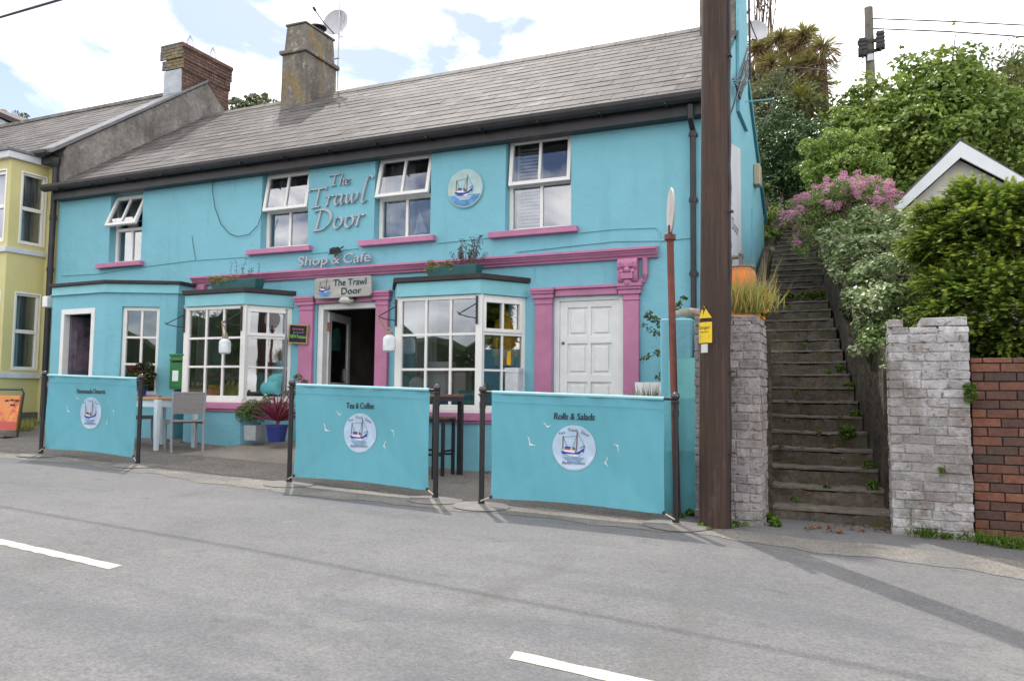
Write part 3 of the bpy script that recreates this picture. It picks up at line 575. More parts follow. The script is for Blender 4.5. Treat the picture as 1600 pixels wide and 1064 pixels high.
b = MB(); brick_panel(b, 0, 1.43, 6.55, 7.2, 0, M=T(-13.81, 2.69, 0) @ RZ(PI / 2), dep=.03); brick_panel(b, 0, 1.47, 7.2, 7.43, 0, M=T(-13.79, 2.67, 0) @ RZ(PI / 2), dep=.03)
brick_panel(b, 0, 1.52, 7.43, 7.70, 0, M=T(-13.77, 2.64, 0) @ RZ(PI / 2), dep=.03); brick_panel(b, 0, 1.58, 7.70, 7.78, 0, M=T(-13.745, 2.61, 0) @ RZ(PI / 2), dep=.03)
b.build('brickwork', BRICKC, ch)
b = MB(); b.tbox(-14.36, -13.80, 2.665, 2.699, 6.2, 7.2, .02, 0); b.build('render_face', mat('pale_blue_render', (.40, .44, .47), .9, (4, .12), (30, .4, .01)), ch)
b = MB(); brick_panel(b, -14.40, -13.77, 7.22, 7.45, 2.66, dep=.03); brick_panel(b, -14.43, -13.75, 7.45, 7.78, 2.62, dep=.03); b.box(-14.42, -13.77, 2.63, 4.2, 7.72, 7.80); b.build('brickwork', CHIMR, ch)
b = MB(); b.lathe([(.12, 0), (.11, .12), (.09, .14)], (-14.1, 3.15, 7.80), 14); b.lathe([(.12, 0), (.11, .12), (.09, .14)], (-14.1, 3.85, 7.80), 14); b.build('chimney_pot', mat('terracotta', (.33, .12, .07), .8, (8, .15)), ch, True)
b = MB()
for y in (3.15, 3.85):
    for k in range(8): a = 2 * PI * k / 8; b.tube([(-14.1 + .1 * math.cos(a), y + .1 * math.sin(a), 7.93), (-14.1 + .06 * math.cos(a), y + .06 * math.sin(a), 8.10), (-14.1, y, 8.24)], .008, 4)
b.build('bird_guard', METAL, ch)
b = MB(); x = -29
b.xprism([(-.22, 4.47), (-.23, 4.42), (-.29, 4.385), (-.36, 4.42), (-.37, 4.48), (-.35, 4.48), (-.34, 4.43), (-.29, 4.405), (-.25, 4.43), (-.24, 4.47)], -29, -13.9); b.box(-29, -13.95, -.2, .019, 4.26, 4.40); b.build('gutter', BLACK, nb)
b = MB(); pd = F(86, 265, -.05); p0_, p1_ = F(85, 300, -.08), F(78, 430, -.08); k_ = (p1_.x - p0_.x) / (p1_.z - p0_.z); P_ = lambda z: (p0_.x + k_ * (z - p0_.z), -.08, z); b.tube([P_(4.3), P_(2), (P_(2)[0], -.08, -.8)], .055, 10); b.lathe([(.05, -.1), (.1, .02), (.1, .1)], P_(4.28), 10)
for z in (3.2, 2.2): b.tube([P_(z), P_(z + .08)], .066, 10)
b.build('downpipe', BLACK, nb, True)
# canted two-storey bay
BP = [(-17.5, 0.02), (-17.5, -.70), (-14.32, -.70), (-14.30, .02)]
def bayslab(d, z0, z1, nm, m, parent): b = MB(); b.slab(offset(BP, d), z0, z1); return b.build(nm, m, parent, bevel=.008)
b = MB(); WINB = []
for i in range(3):
    p, q = BP[i], BP[i + 1]; L = math.hypot(q[0] - p[0], q[1] - p[1]); M = T(p[0], p[1], 0) @ RZ(math.atan2(q[1] - p[1], q[0] - p[0])); b.M = M
    if i == 2: s0, _ = along(33, 330, p, q); s1, _ = along(70, 330, p, q); t0, _ = along(22, 520, p, q); t1, _ = along(64, 520, p, q); hs = [(s0, min(s1, L - .05), 2.72, 4.04), (t0, min(t1, L - .06), .36, 1.76)]
    elif i == 1: hs = [(a_, c_, z_, z_ + h_) for a_, c_ in ((.15, .95), (1.1, 2.05), (2.2, L - .13)) for z_, h_ in ((2.72, 1.32), (.36, 1.4))]
    else: hs = [(.1, .5, 2.72, 4.02), (.1, .5, .36, 1.72)]
    wall_holes(b, 0, L, -1.4, 4.25, hs, .16)
    for (x0, x1, z0, z1) in hs:
        WB, WG, CU = MB(M), MB(M), MB(M); WINB.append((WB, WG, CU))
        q_ = .035 if i != 1 else .06; frame(WB, x0 + .002, x1 - .002, z0 + .002, z1 - .002, q_, .02, .09); WB.box(x0 + q_, x1 - q_, .024, .086, (z0 + z1) / 2 - .04, (z0 + z1) / 2 + .03); frame(WB, x0 - .03, x1 + .03, z0 - .03, z1 + .03, .031, -.012, .0)
        WG.quad((x0 + .02, .06, z0 + .02), (x1 - .02, .06, z0 + .02), (x1 - .02, .06, z1 - .02), (x0 + .02, .06, z1 - .02))
        for k in range(14):
            xa = x0 + (x1 - x0) * k / 14; xb = x0 + (x1 - x0) * (k + 1) / 14; d = .012 * (k % 2); CU.quad((xa, .17 + d, z0), (xb, .185 - d, z0), (xb, .185 - d, z1), (xa, .17 + d, z1))
bw = b.build('bay_wall', YEL, nb); NET = mat('grey_net', (.36, .40, .40), .9, (20, .06))
for WB, WG, CU in WINB: wf = WB.build('window', WHITE, nb, bevel=.004); WG.build('pane', GLASS, wf); CU.build('curtain', NET, wf)
b = MB(); b.slab(offset(BP, -.3), -1.2, 4.2)
bayslab(.09, 4.252, 4.38, 'roof_edge', CONC, bw); bayslab(.12, 4.382, 4.44, 'flat_roof', mat('lead_flashing', (.16, .165, .175), .6, (6, .15)), bw); bayslab(.05, 2.50, 2.60, 'band', CONC, bw); bayslab(.06, .18, .28, 'band', CONC, bw); bayslab(.03, -1.4, -.45, 'plinth', mat('dark_plinth', (.10, .10, .095), .9, (3, .2), (30, .5, .01)), bw)
fh = thing('far_house', 'roof corner and red chimney pot of a house beyond the yellow one', 'house', (-29.5, 11, 0))
c0 = F(34, 189, 9.0); ap = F(-40, 158, 9.0); b = MB(); b.prism([(c0.x - .25, -1), (c0.x - .25, c0.z - .22), (ap.x, ap.z - .2), (2 * ap.x - c0.x, c0.z - .2), (2 * ap.x - c0.x, -1)], 9, 14); b.build('wall', mat('pale_blue_render', (.40, .44, .47)), fh)
b = MB(); b.prism([(c0.x, c0.z), (ap.x, ap.z), (2 * ap.x - c0.x, c0.z), (2 * ap.x - c0.x, c0.z - .18), (ap.x, ap.z - .18), (c0.x, c0.z - .18)], 8.8, 14.2); b.build('roof', mat('dark_tile', (.05, .035, .03), .8, (5, .2)), fh)
q = F(5, 180, 10.5); b = MB(); b.lathe([(.16, -.9), (.16, .15), (.13, .2)], (q.x, 10.5, q.z), 12); b.build('chimney_pot', MATS['terracotta'], fh, True)

# white gabled house on the slope
wh = thing('white_gabled_house', 'small white house with pale bargeboards showing its gable above the hedge', 'house', (1.9, 9, 2.4))
a, l_, r_ = F(1500, 222, 7), F(1384, 336, 7), F(1582, 300, 7); sl_ = (a.z - l_.z) / (a.x - l_.x); rx = 2 * a.x - l_.x + .3
b = MB(); b.prism([(l_.x + .22, 1.8), (rx - .22, 1.8), (rx - .22, l_.z), (a.x, a.z - .3), (l_.x + .22, l_.z)], 7.2, 12); b.build('wall', mat('cream_render', (.58, .56, .52), .85, (2, .06), (40, .3, .006)), wh)
b = MB(); w_ = .25
b.prism([(l_.x, l_.z), (a.x, a.z), (a.x, a.z - w_ * 1.25), (l_.x + .02, l_.z - w_ * .7)], 6.96, 7.02); b.prism([(a.x + .001, a.z), (rx, l_.z), (rx, l_.z - w_ * .7), (a.x + .001, a.z - w_ * 1.25)], 6.96, 7.02); b.build('bargeboard', mat('white_gloss_board', (.70, .73, .76), .4, (3, .04)), wh)
b = MB(); b.prism([(l_.x - .06, l_.z + .0), (a.x, a.z + .07), (rx + .06, l_.z), (rx + .06, l_.z - .08), (a.x, a.z + .003), (l_.x - .06, l_.z - .08)], 7.03, 12.3); b.build('roof', SLATE, wh)

# ================================================================== POLES, WIRES, DISHES
POLEM = mat('creosoted_pine', (.052, .031, .024), .75, [(1.5, .15)], [(8, .3, .01)], .35, stain=[(5, .53, (.078, .047, .035), .8, (6, 6, .22)), (9, .60, (.028, .018, .015), .7, (7, 7, .25)), (2.5, .60, (.095, .056, .039), .6, (4, 4, .4)), (16, .63, (.012, .009, .008), .8, (6, 6, .08)), (11, .60, (.085, .06, .05), .5, (5, 5, .12)), (4, .68, (.10, .095, .085), .5, (2, 2, .6))])
pole = thing('telegraph_pole', 'thick brown wooden telegraph pole in front of the brick pier', 'utility pole', (-1.155, -3.0, -1.14))
b = MB(); b.tube([(-1.165, -3.02, -1.3), (-1.14, -3.0, 2), (-1.10, -2.98, 6.6)], [.134, .127, .116], 24); b.build('shaft', POLEM, pole, True)
b = MB(); pts = [(-1.00, -3.03, 6.4)]
for i in range(40): z = 6.2 - i * .19; pts.append((-1.005 - .012 * (z < 1) + random.uniform(-.006, .006) - .02 * (5 - z) / 7, -3.03, z))
b.tube(pts, .016, 7)
for z in (3.0, 1.6, .2, -.5): b.box(-1.04, -.985, -3.06, -3.0, z, z + .015)
b.build('cable', BLACK, pole, True)
YS = mat('yellow_sign', (.72, .50, .02), .45, (5, .06)); INK = mat('black_ink', (.012, .012, .012), .6)
def pole_plate(z0, z1, w, nm, m, tri=False, ink=None):
    n = 8; b = MB(); cxp = -1.152; R = .139; a0 = -PI / 2 - .55 - w / R / 2
    for i in range(n + 1):
        a = a0 + w / R * i / n; k = 1 - abs(2 * i / n - 1); z_ = z0 + (z1 - z0) * k if tri else z1
        for rr in (R, R + .004): b.v += [(cxp + rr * math.cos(a), -3.01 + rr * math.sin(a), z0), (cxp + rr * math.cos(a), -3.01 + rr * math.sin(a), max(z0 + .001, z_))]
    for i in range(n):
        q = 4 * i; r = q + 4
        for f in ((q + 2, r + 2, r + 3, q + 3), (q, q + 1, r + 1, r), (q + 1, q + 3, r + 3, r + 1), (q, r, r + 2, q + 2)): b.f.append(f); b.m.append(0); b.t.append(.5)
    o = b.build(nm, m, pole)
    if ink:
        k = MB(); ink(k); k.v = [(cxp + (R + .0055) * math.cos(a0 + w / R * .5 + x / R), -3.01 + (R + .0055) * math.sin(a0 + w / R * .5 + x / R), z) for x, y, z in k.v]; k.build('lettering', INK, o)
zt = F(1107, 477, -3.13).z; zb = F(1107, 497, -3.13).z
pole_plate(zb, zt, .150, 'warning_triangle', YS, True, lambda k: k.add([(.012, 0, zb + .125), (-.022, 0, zb + .075), (-.002, 0, zb + .075), (-.012, 0, zb + .02), (.022, 0, zb + .09), (.004, 0, zb + .09)], [(0, 1, 2, 5), (2, 3, 4, 5)]))
def dz(k):
    put_text(k, 'Danger', 0, zb - .095, .030, width=.115); put_text(k, 'Keep away', 0, zb - .125, .015, width=.09)
    for i in range(2): k.quad((-.05, 0, zb - .155 - i * .02), (.05, 0, zb - .155 - i * .02), (.05, 0, zb - .148 - i * .02), (-.05, 0, zb - .148 - i * .02))
pole_plate(zb - .215, zb - .035, .150, 'danger_plate', YS, False, dz); pole_plate(zb - .30, zb - .225, .075, 'number_plate', mat('aluminium_tag', (.55, .57, .56), .4, metal=.3))
b = MB(); b.tube([(-60, 2.5, 9.6), (-37, .66, 8.0), (-14.12, -1.18, 6.69), (-7, -1.75, 6.30), (-1.2, -2.4, 6.05)], .022, 6); tag(b.build('overhead_wire', BLACK), 'thick black overhead wire crossing the sky at the upper left', 'wire')
up = thing('utility_pole', 'grey weathered utility pole with two black transformer boxes above the trees', 'utility pole', (.42, 13, 4))
u0 = F(1357, 13, 13); b = MB(); b.tube([(u0.x + .1, 13, 4), (u0.x + .02, 13, 8), (u0.x, 13, u0.z)], [.15, .125, .11], 12); b.build('shaft', mat('weathered_pole', (.16, .145, .125), .85, [(6, .15)], (20, .5, .01)), up, True)
b = MB(); b.box(u0.x - .3, u0.x + .38, 12.87, 12.95, 9.62, 9.70); b.box(u0.x - .26, u0.x + .3, 12.87, 12.95, 9.35, 9.42); b.build('bracket', BLACK, up)
for dx, z in ((-.17, 9.5), (.27, 9.62)):
    b = MB(); b.tbox(u0.x + dx - .115, u0.x + dx + .115, 12.75, 12.95, z - .24, z + .24, .02, .02)
    for k in range(4): b.box(u0.x + dx - .12, u0.x + dx + .12, 12.74, 12.748, z - .2 + k * .11, z - .16 + k * .11)
    b.tube([(u0.x + dx, 12.8, z - .24), (u0.x + dx, 12.8, z - .33)], .03, 6); b.build('transformer_box', BLACK, up, bevel=.01)
b = MB(); b.box(u0.x - .06, u0.x + .1, 12.83, 12.86, 9.1, 9.28); b.build('number_plate', METAL, up)
def wire(pts, r, lab): b = MB(); b.tube(pts, r, 5); tag(b.build('overhead_wire', BLACK), lab, 'wire')
wire([(u0.x, 13, u0.z - .3), F(1480, 34, 13), F(1600, 40, 13), (14, 13, 10.2)], .02, 'upper thin wire running right from the weathered utility pole')
wire([(u0.x, 13, u0.z - .58), F(1480, 50, 13), F(1600, 58, 13), (14, 13, 9.8)], .02, 'lower thin wire running right from the weathered utility pole')
wire([(u0.x - .1, 12.9, 9.5), F(1320, 88, 11.5), F(1295, 110, 9.5), F(1230, 104, 7.0), (-1.72, 6.2, 5.35)], .012, 'cable sagging from the utility pole to the cafe gable')
wire([(u0.x, 12.9, u0.z - .5), F(1322, 62, 12), F(1300, 84, 11.5), (-2.6, 10, 6.9)], .010, 'upper cable falling left from the weathered utility pole')
DISH = mat('grey_dish', (.46, .46, .49), .5, (6, .06))
def dish(name, lab, c, aim, r, mast=None, arm=True):
    root = thing(name, lab, 'satellite dish', c); d = Vector(aim).normalized(); Q = T(*c) @ d.to_track_quat('Z', 'Y').to_matrix().to_4x4(); b = MB(Q)
    b.lathe([(.001, .0), (r * .4, .012), (r * .75, .045), (r, .085), (r, .09), (r * .75, .052), (r * .4, .02), (.001, .008)], (0, 0, 0), 32); b.build('reflector', DISH, root, True)
    b = MB(Q); b.tube([(0, -r * .95, .07), (-r * .6, -r * .3, .26), (-r * 1.05, .12, .46)], .012, 6); b.tube([(-r * 1.05, .12, .42), (-r * 1.0, .12, .52)], .03, 8); b.box(-.06, .06, -.12, .08, -.08, -.005); b.build('feed_arm', BLACK, root)
    if mast: b = MB(); [b.tube(m_, .016, 7) for m_ in mast]; b.build('mast', METAL, root)
y = 4.0; x = F(529, 80, y).x; pz = F(525, 37, y); dish('satellite_dish', 'grey satellite dish on a mast behind the lichened chimney', (pz.x, y + .05, pz.z), (.12, -.97, .12), .31, [[(x, y, 6.7), (x, y, 9.0)], [(x - .2, y, 7.42), (x + .03, y, 7.42)], [(x - .2, y, 7.15), (x + .03, y, 7.15)]])
b = MB(); b.tube([(x + .06, y + .03, 7.9), (x + .16, y + .03, 9.1)], .007, 5); b.tube([(x + .02, y, 7.9), (x + .08, y + .03, 7.92)], .01, 5); tag(b.build('television_aerial', METAL), 'thin aerial rod standing beside the chimney dish', 'aerial')
p = F(1180, 52, 6.0); dish('satellite_dish', 'pale satellite dish on the cafe gable beside the bare twigs', tuple(p), (.35, -.85, .25), .24, [[(p.x, 6.05, p.z - .05), (-1.7, 5.9, p.z - .2)]])
b = MB()
for k in range(5): b.tube([(-1.70, 3.9 + .1 * k, 6.1 - .1 * k), (-1.68, 3.3 + .15 * math.sin(k), 5.6 - .12 * k), (-1.66, 2.6, 5.1 - .1 * k), (-1.68, 2.0 + .1 * k, 4.8)], .014, 5)
b.tube([(-1.66, 3.3, 5.6), (-1.66, 2.2, 4.6), (-1.69, 1.2, 3.75), (-1.71, .3, 3.2)], .016, 6); b.tube([(-1.68, 4.0, 7.3), (-1.68, 4.1, 5.6)], .02, 6); tag(b.build('cable_bundle', BLACK), 'tangle of black cables on the turquoise gable beside the pole', 'cables')
b = MB(); b.tube([(-1.76, 3.6, 5.02), (-1.25, 3.6, 5.0)], .011, 6); tag(b.build('wall_bracket', TEALP), 'thin turquoise bracket sticking out of the cafe gable', 'bracket')

# ================================================================== SIGNS ON THE FACADE
LET = mat('grey_metal_letters', (.40, .41, .45), .45, (7, .05), metal=.15)
sg = thing('raised_lettering', 'large raised grey italic lettering reading The Trawl Door on the turquoise wall', 'sign', (-7.4, -.02, 2.5))
def px_word(w, u0, v0, u1, v1, hpx, y1=-.004, nib=.11):
    a, c = F(u0, v0), F(u1, v1); h = F(u0, v0 - hpx).z - a.z; b = MB(); nib_word(b, w, a.x, c.x, a.z, h, -.035, y1, nib, rise=(c.z - a.z) / (c.x - a.x)); b.build('word', LET, sg)
px_word('The', 516, 292, 549, 289, 17); px_word('Trawl', 484, 326, 577, 316, 29); px_word('Door', 491, 361, 571, 353, 32, nib=.12)
sg2 = thing('raised_lettering', 'small grey raised lettering reading Shop & Cafe above the pink cornice', 'sign', (-7.4, -.07, 1.98)); q0, q1 = F(470, 418), F(583, 409); W_ = q1.x - q0.x
for w_, a_, c_ in (('Shop', 0, .425), ('&', .475, .585), ('Cafe', .635, 1)): b = MB(); solid_text(b, w_, q0.x + W_ * (a_ + c_) / 2, q0.z + .005, .155, -.09, -.055, width=W_ * (c_ - a_), shear=.12); b.build('word', LET, sg2)

NAVY = mat('navy_paint', (.03, .05, .30), .6, (9, .1)); BLUEP = mat('sea_blue_print', (.10, .27, .50), .7, [(14, .25)]); PALEP = mat('pale_print', (.50, .60, .74), .7, [(8, .08)]); WHP = mat('white_print', (.72, .74, .76), .7); BROWNP = mat('brown_print', (.16, .10, .07), .7); REDP = mat('red_print', (.42, .10, .14), .7); GREYP = mat('grey_ink', (.035, .045, .065), .7)
BOATM = [NAVY, WHP, BROWNP, REDP, BLUEP, GREYP, PALEP]
def boat(b, cx, cz, r, y, fn=None, step=.0012, sea=True, words=False):
    lay = [0]
    def poly(c, P, st=1):
        lay[0] += st; b.cur = c; b.add([(cx + X * r, y - lay[0] * step + (fn(cx + X * r, cz + Z * r) if fn else 0), cz + Z * r) for X, Z in P], [tuple(range(len(P)))])
    def line(c, P, w):
        for (ax, az), (bx, bz) in zip(P[:-1], P[1:]):
            L = math.hypot(bx - ax, bz - az); nx, nz = -(bz - az) / L * w / 2, (bx - ax) / L * w / 2; poly(c, [(ax - nx, az - nz), (bx - nx, bz - nz), (bx + nx, bz + nz), (ax + nx, az + nz)], .5)
    if sea: poly(4 if sea == 2 else 6, [(-.93, -.36), (.93, -.36), (.8, -.6), (.55, -.83), (.2, -.97), (-.2, -.97), (-.55, -.83), (-.8, -.6)])
    line(2, [(-.52, -.1), (-.50, .48)], .05); line(2, [(.12, -.15), (.17, .72)], .045); line(5, [(-.5, .45), (.17, .5)], .015); line(5, [(.17, .68), (.5, .05)], .015); line(5, [(-.5, .45), (-.3, 0)], .02); line(5, [(.17, .6), (-.05, .0)], .015)
    poly(3, [(-.42, -.16), (-.16, -.2), (-.18, -.03), (-.42, -.02)]); poly(0, [(-.44, -.03), (-.16, -.05), (-.16, .03), (-.40, .03)]); poly(1, [(-.46, -.2), (.05, -.24), (.1, -.12), (-.46, -.12)]); poly(2, [(-.05, -.2), (.1, -.2), (.05, 0), (-.08, .02)])
    poly(1, [(-.5, -.3), (.1, -.42), (.42, -.26), (.5, 0), (.3, -.3)], 1); poly(0, [(-.6, -.15), (-.3, -.23), (0, -.25), (.25, -.17), (.52, .02), (.46, -.2), (.2, -.30), (-.1, -.37), (-.35, -.35), (-.54, -.28)]); line(5, [(.3, -.02), (.5, .1), (.5, .02)], .03)
    for k in range(5): line(4 if sea != 2 else 1, [(-.55 + .08 * k, -.42 - .05 * k), (-.2, -.45 - .05 * k), (.1, -.43 - .05 * k), (.5 - .05 * k, -.44 - .05 * k)], .022)
    if words:
        b.cur = 5; yy = y - 9 * step
        for t_, x_, z_, h_, w_, ro in (('The', -.55, .56, .12, .30, .35), ('Trawl', -.05, .70, .13, .46, .0), ('Door', .52, .56, .13, .42, -.4), ('Ballycotton', 0, -.74, .13, 1.05, 0)): put_text(b, t_, cx + x_ * r, cz + z_ * r, h_ * r, yy, w_ * r, .1, ro, fn)
pl = thing('round_plaque', 'round painted plaque of a blue fishing boat between two upper windows', 'sign', (-5.2, -.03, 2.96)); pc = F(728, 295.5)
b = MB(T(pc.x, 0, pc.z) @ RX(PI / 2)); b.lathe([(.275, .003), (.285, .01), (.285, .03), (.27, .036)], (0, 0, 0), 48); b.build('disc', mat('plaque_sky', (.38, .52, .52), .5, [(3, .12)], stain=[(4, .5, (.48, .46, .33), .6, (1, 1, 1)), (5, .56, (.33, .55, .64), .7, (1, 1, 1))]), pl)
b = MB(); boat(b, pc.x, pc.z, .27, -.0375, sea=2); b.build('boat_painting', BOATM, pl)
ws_ = thing('wooden_sign', 'weathered driftwood sign reading The Trawl Door over the open entrance', 'sign', (-7.3, -.15, 1.6)); sa, sb = F(493, 452, -.14), F(581, 446, -.14)
b = MB(); x0, x1, zc = sa.x, sb.x, (sa.z + sb.z) / 2; b.prism([(x0, zc - .14), (x0 + .02, zc - .165), (x1 - .03, zc - .155), (x1 + .01, zc - .12), (x1, zc + .13), (x1 - .03, zc + .155), (x0 + .04, zc + .16), (x0 - .012, zc + .14)], -.165, -.13); b.build('board', mat('silvered_timber', (.40, .40, .375), .85, [(2, .12)], (20, .5, .006), stain=[(5, .52, (.27, .26, .24), .7, (.5, 3, 9))]), ws_, bevel=.01)
b = MB(); boat(b, x0 + .2, zc + .01, .19, -.166, sea=0); b.cur = 4; b.add([(x0 + .07, -.1665, zc - .07), (x0 + .33, -.1665, zc - .07), (x0 + .26, -.1665, zc - .135), (x0 + .13, -.1665, zc - .135)], [(3, 2, 1, 0)]); b.cur = 5
[(put_text(b, 'The Trawl', x0 + .66 + e_, zc + .02 + e_, .10, -.1685 - e_ * .01, .60), put_text(b, 'Door', x0 + .68 + e_, zc - .115 + e_, .10, -.1685 - e_ * .01, .36)) for e_ in (0, .004, .008)]; b.build('painting', BOATM, ws_)
cs = thing('chalkboard_sign', 'small framed blackboard advertising new potatoes beside the entrance', 'sign', (-8.2, -.1, .9)); M = T(F(466, 522, -.09).x, -.09, F(466, 522, -.09).z) @ RY(.06)
b = MB(M); b.box(-.17, .17, 0, .02, -.135, .135); b.build('board', mat('blackboard', (.018, .018, .018), .8, (6, .2)), cs); b = MB(M); frame(b, -.185, .185, -.15, .15, .016, -.01, .018); b.build('frame', mat('pale_pine', (.42, .28, .14), .6, (12, .12)), cs)
b = MB(M); b.cur = 0; put_text(b, 'Growing', -.01, .065, .035, -.0015, .22); b.cur = 2; put_text(b, 'ground', 0, .015, .024, -.0015, .20); b.cur = 1; put_text(b, 'NEW Potatoes', 0, -.065, .055, -.0015, .31); b.build('chalk_writing', [mat('pink_chalk', (.55, .16, .26), .9), mat('green_chalk', (.30, .60, .16), .9), mat('blue_chalk', (.25, .30, .48), .9)], cs)
gs = thing('banner_sign', 'white banner sign with a blue boat on the turquoise gable, mostly behind the pole', 'sign', (-1.72, 1.2, 2.7)); M = T(XR + .012, 0, 0) @ RZ(PI / 2)
b = MB(M); y0 = .25; y1 = 3.1; b.prism([(y0, 1.75), (y1, 1.62), (y1, 4.05), (y0, 3.45)], -.012, 0); b.build('board', mat('white_banner_vinyl', (.66, .68, .73), .4, (3, .03)), gs)
b = MB(M); boat(b, 1.75, 3.1, .45, -.0125); b.cur = 5; put_text(b, 'The Trawl Door', 1.7, 2.52, .19, -.014, 2.1); put_text(b, 'Shop', 1.7, 2.2, .15, -.014, .7); put_text(b, '& Cafe', 1.7, 1.98, .12, -.014, .8); b.cur = 0; b.add([(y0 + .02, -.0135, 1.77), (y1 - .02, -.0135, 1.64), (y1 - .02, -.0135, 1.78), (y0 + .02, -.0135, 1.85)], [(0, 1, 2, 3)]); b.build('print', BOATM, gs)
b = MB(); q = F(1173, 277, 5.2); b.box(XR + .003, XR + .12, 5.0, 5.3, q.z - .2, q.z + .2); o = b.build('wall_lamp', mat('cream_plastic', (.42, .36, .26), .5, (6, .08)), bevel=.02); tag(o, 'cream box lamp high on the turquoise gable wall', 'lamp')
fl_ = thing('floodlight', 'small black floodlight above the Shop & Cafe lettering', 'lamp', (-7.5, -.1, 2.2)); q = F(524, 391, -.12)
b = MB(T(q.x, -.13, q.z) @ RX(.5)); b.tbox(-.085, .085, -.06, .05, -.045, .04, .02, .015); b.box(-.1, .1, -.07, -.055, -.05, -.035); b.build('lamp_body', BLACK, fl_, bevel=.008); b = MB(); b.tube([(q.x, -.002, q.z), (q.x, -.1, q.z)], .02, 6); b.tube([(q.x + .05, -.12, q.z), (q.x + .1, -.05, q.z + .06)], .012, 5); b.build('bracket', BLACK, fl_)
q = F(77, 472, -.55); b = MB(); b.box(q.x - .07, q.x + .07, -.64, -.48, q.z - .1, q.z + .1); tag(b.build('alarm_box', WHITE, bevel=.015), 'white alarm box at the left corner of the flat-roofed porch', 'alarm box')

# ================================================================== WALL-HUNG THINGS
POST = mat('post_office_green', (.012, .15, .035), .35, [(4, .1)], spec=.5)
pb = thing('post_box', 'green wall post box beside the left bay window', 'post box', (-10.2, -.45, .3)); q = F(275, 580, -.62); x0, x1, z0, z1 = F(264, 608, -.62).x, F(285, 608, -.62).x, F(275, 608, -.62).z, F(275, 553, -.62).z
b = MB(); b.box(x0, x1, -.62, -.40, z0, z1 - .03); b.box(x0 - .01, x1 + .01, -.635, -.40, z1 - .03, z1); b.box(x0 + .02, x1 - .02, -.63, -.62, z0 + .03, z0 + .42); b.box(x0 + .01, x1 - .01, -.65, -.62, z1 - .11, z1 - .085); b.build('body', POST, pb, bevel=.006)
b = MB(); b.box(x0 + .04, x1 - .04, -.625, -.6201, z1 - .14, z1 - .112); b.build('slot', INK, pb); b = MB(); b.box(x0 + .075, x1 - .09, -.634, -.630, z0 + .13, z0 + .30); b.build('notice_plate', WHP, pb)
BUOY = mat('chalky_buoy_plastic', (.66, .70, .72), .6, [(10, .12)], (30, .2, .004)); ROPE = mat('old_rope', (.30, .21, .14), .9, (40, .2))
def buoy(lab, u, v0, v1, y, hook):
    a = F(u, v0, y); c = F(u, v1, y); h = a.z - c.z; root = thing('hanging_buoy', lab, 'buoy', tuple(c), 0, 'buoys hung from the window brackets')
    b = MB(); r = h * .36; b.lathe([(r * .7, 0), (r * .97, .02), (r, .06), (r, h * .7), (r * .9, h * .82), (r * .5, h * .93), (r * .45, h * .99)], tuple(c), 20); b.build('float', BUOY, root, True)
    b = MB(); b.lathe([(r * .5, h * .95), (r * .55, h * 1.05), (r * .5, h * 1.14), (r * .3, h * 1.17)], tuple(c), 12); t = Vector(c) + Vector((0, 0, h * 1.1)); b.tube([t + Vector((-r * .5, 0, 0)), hook], .009, 5); b.tube([t + Vector((r * .5, 0, 0)), hook], .009, 5); b.build('rope', ROPE, root, True)
buoy('white buoy hanging in front of the left bay window', 351, 528, 553, -.86, (-8.91, -.87, 1.06)); buoy('white buoy hanging from the bracket beside the entrance', 608, 522, 550, -.83, (-6.12, -.85, 1.06))

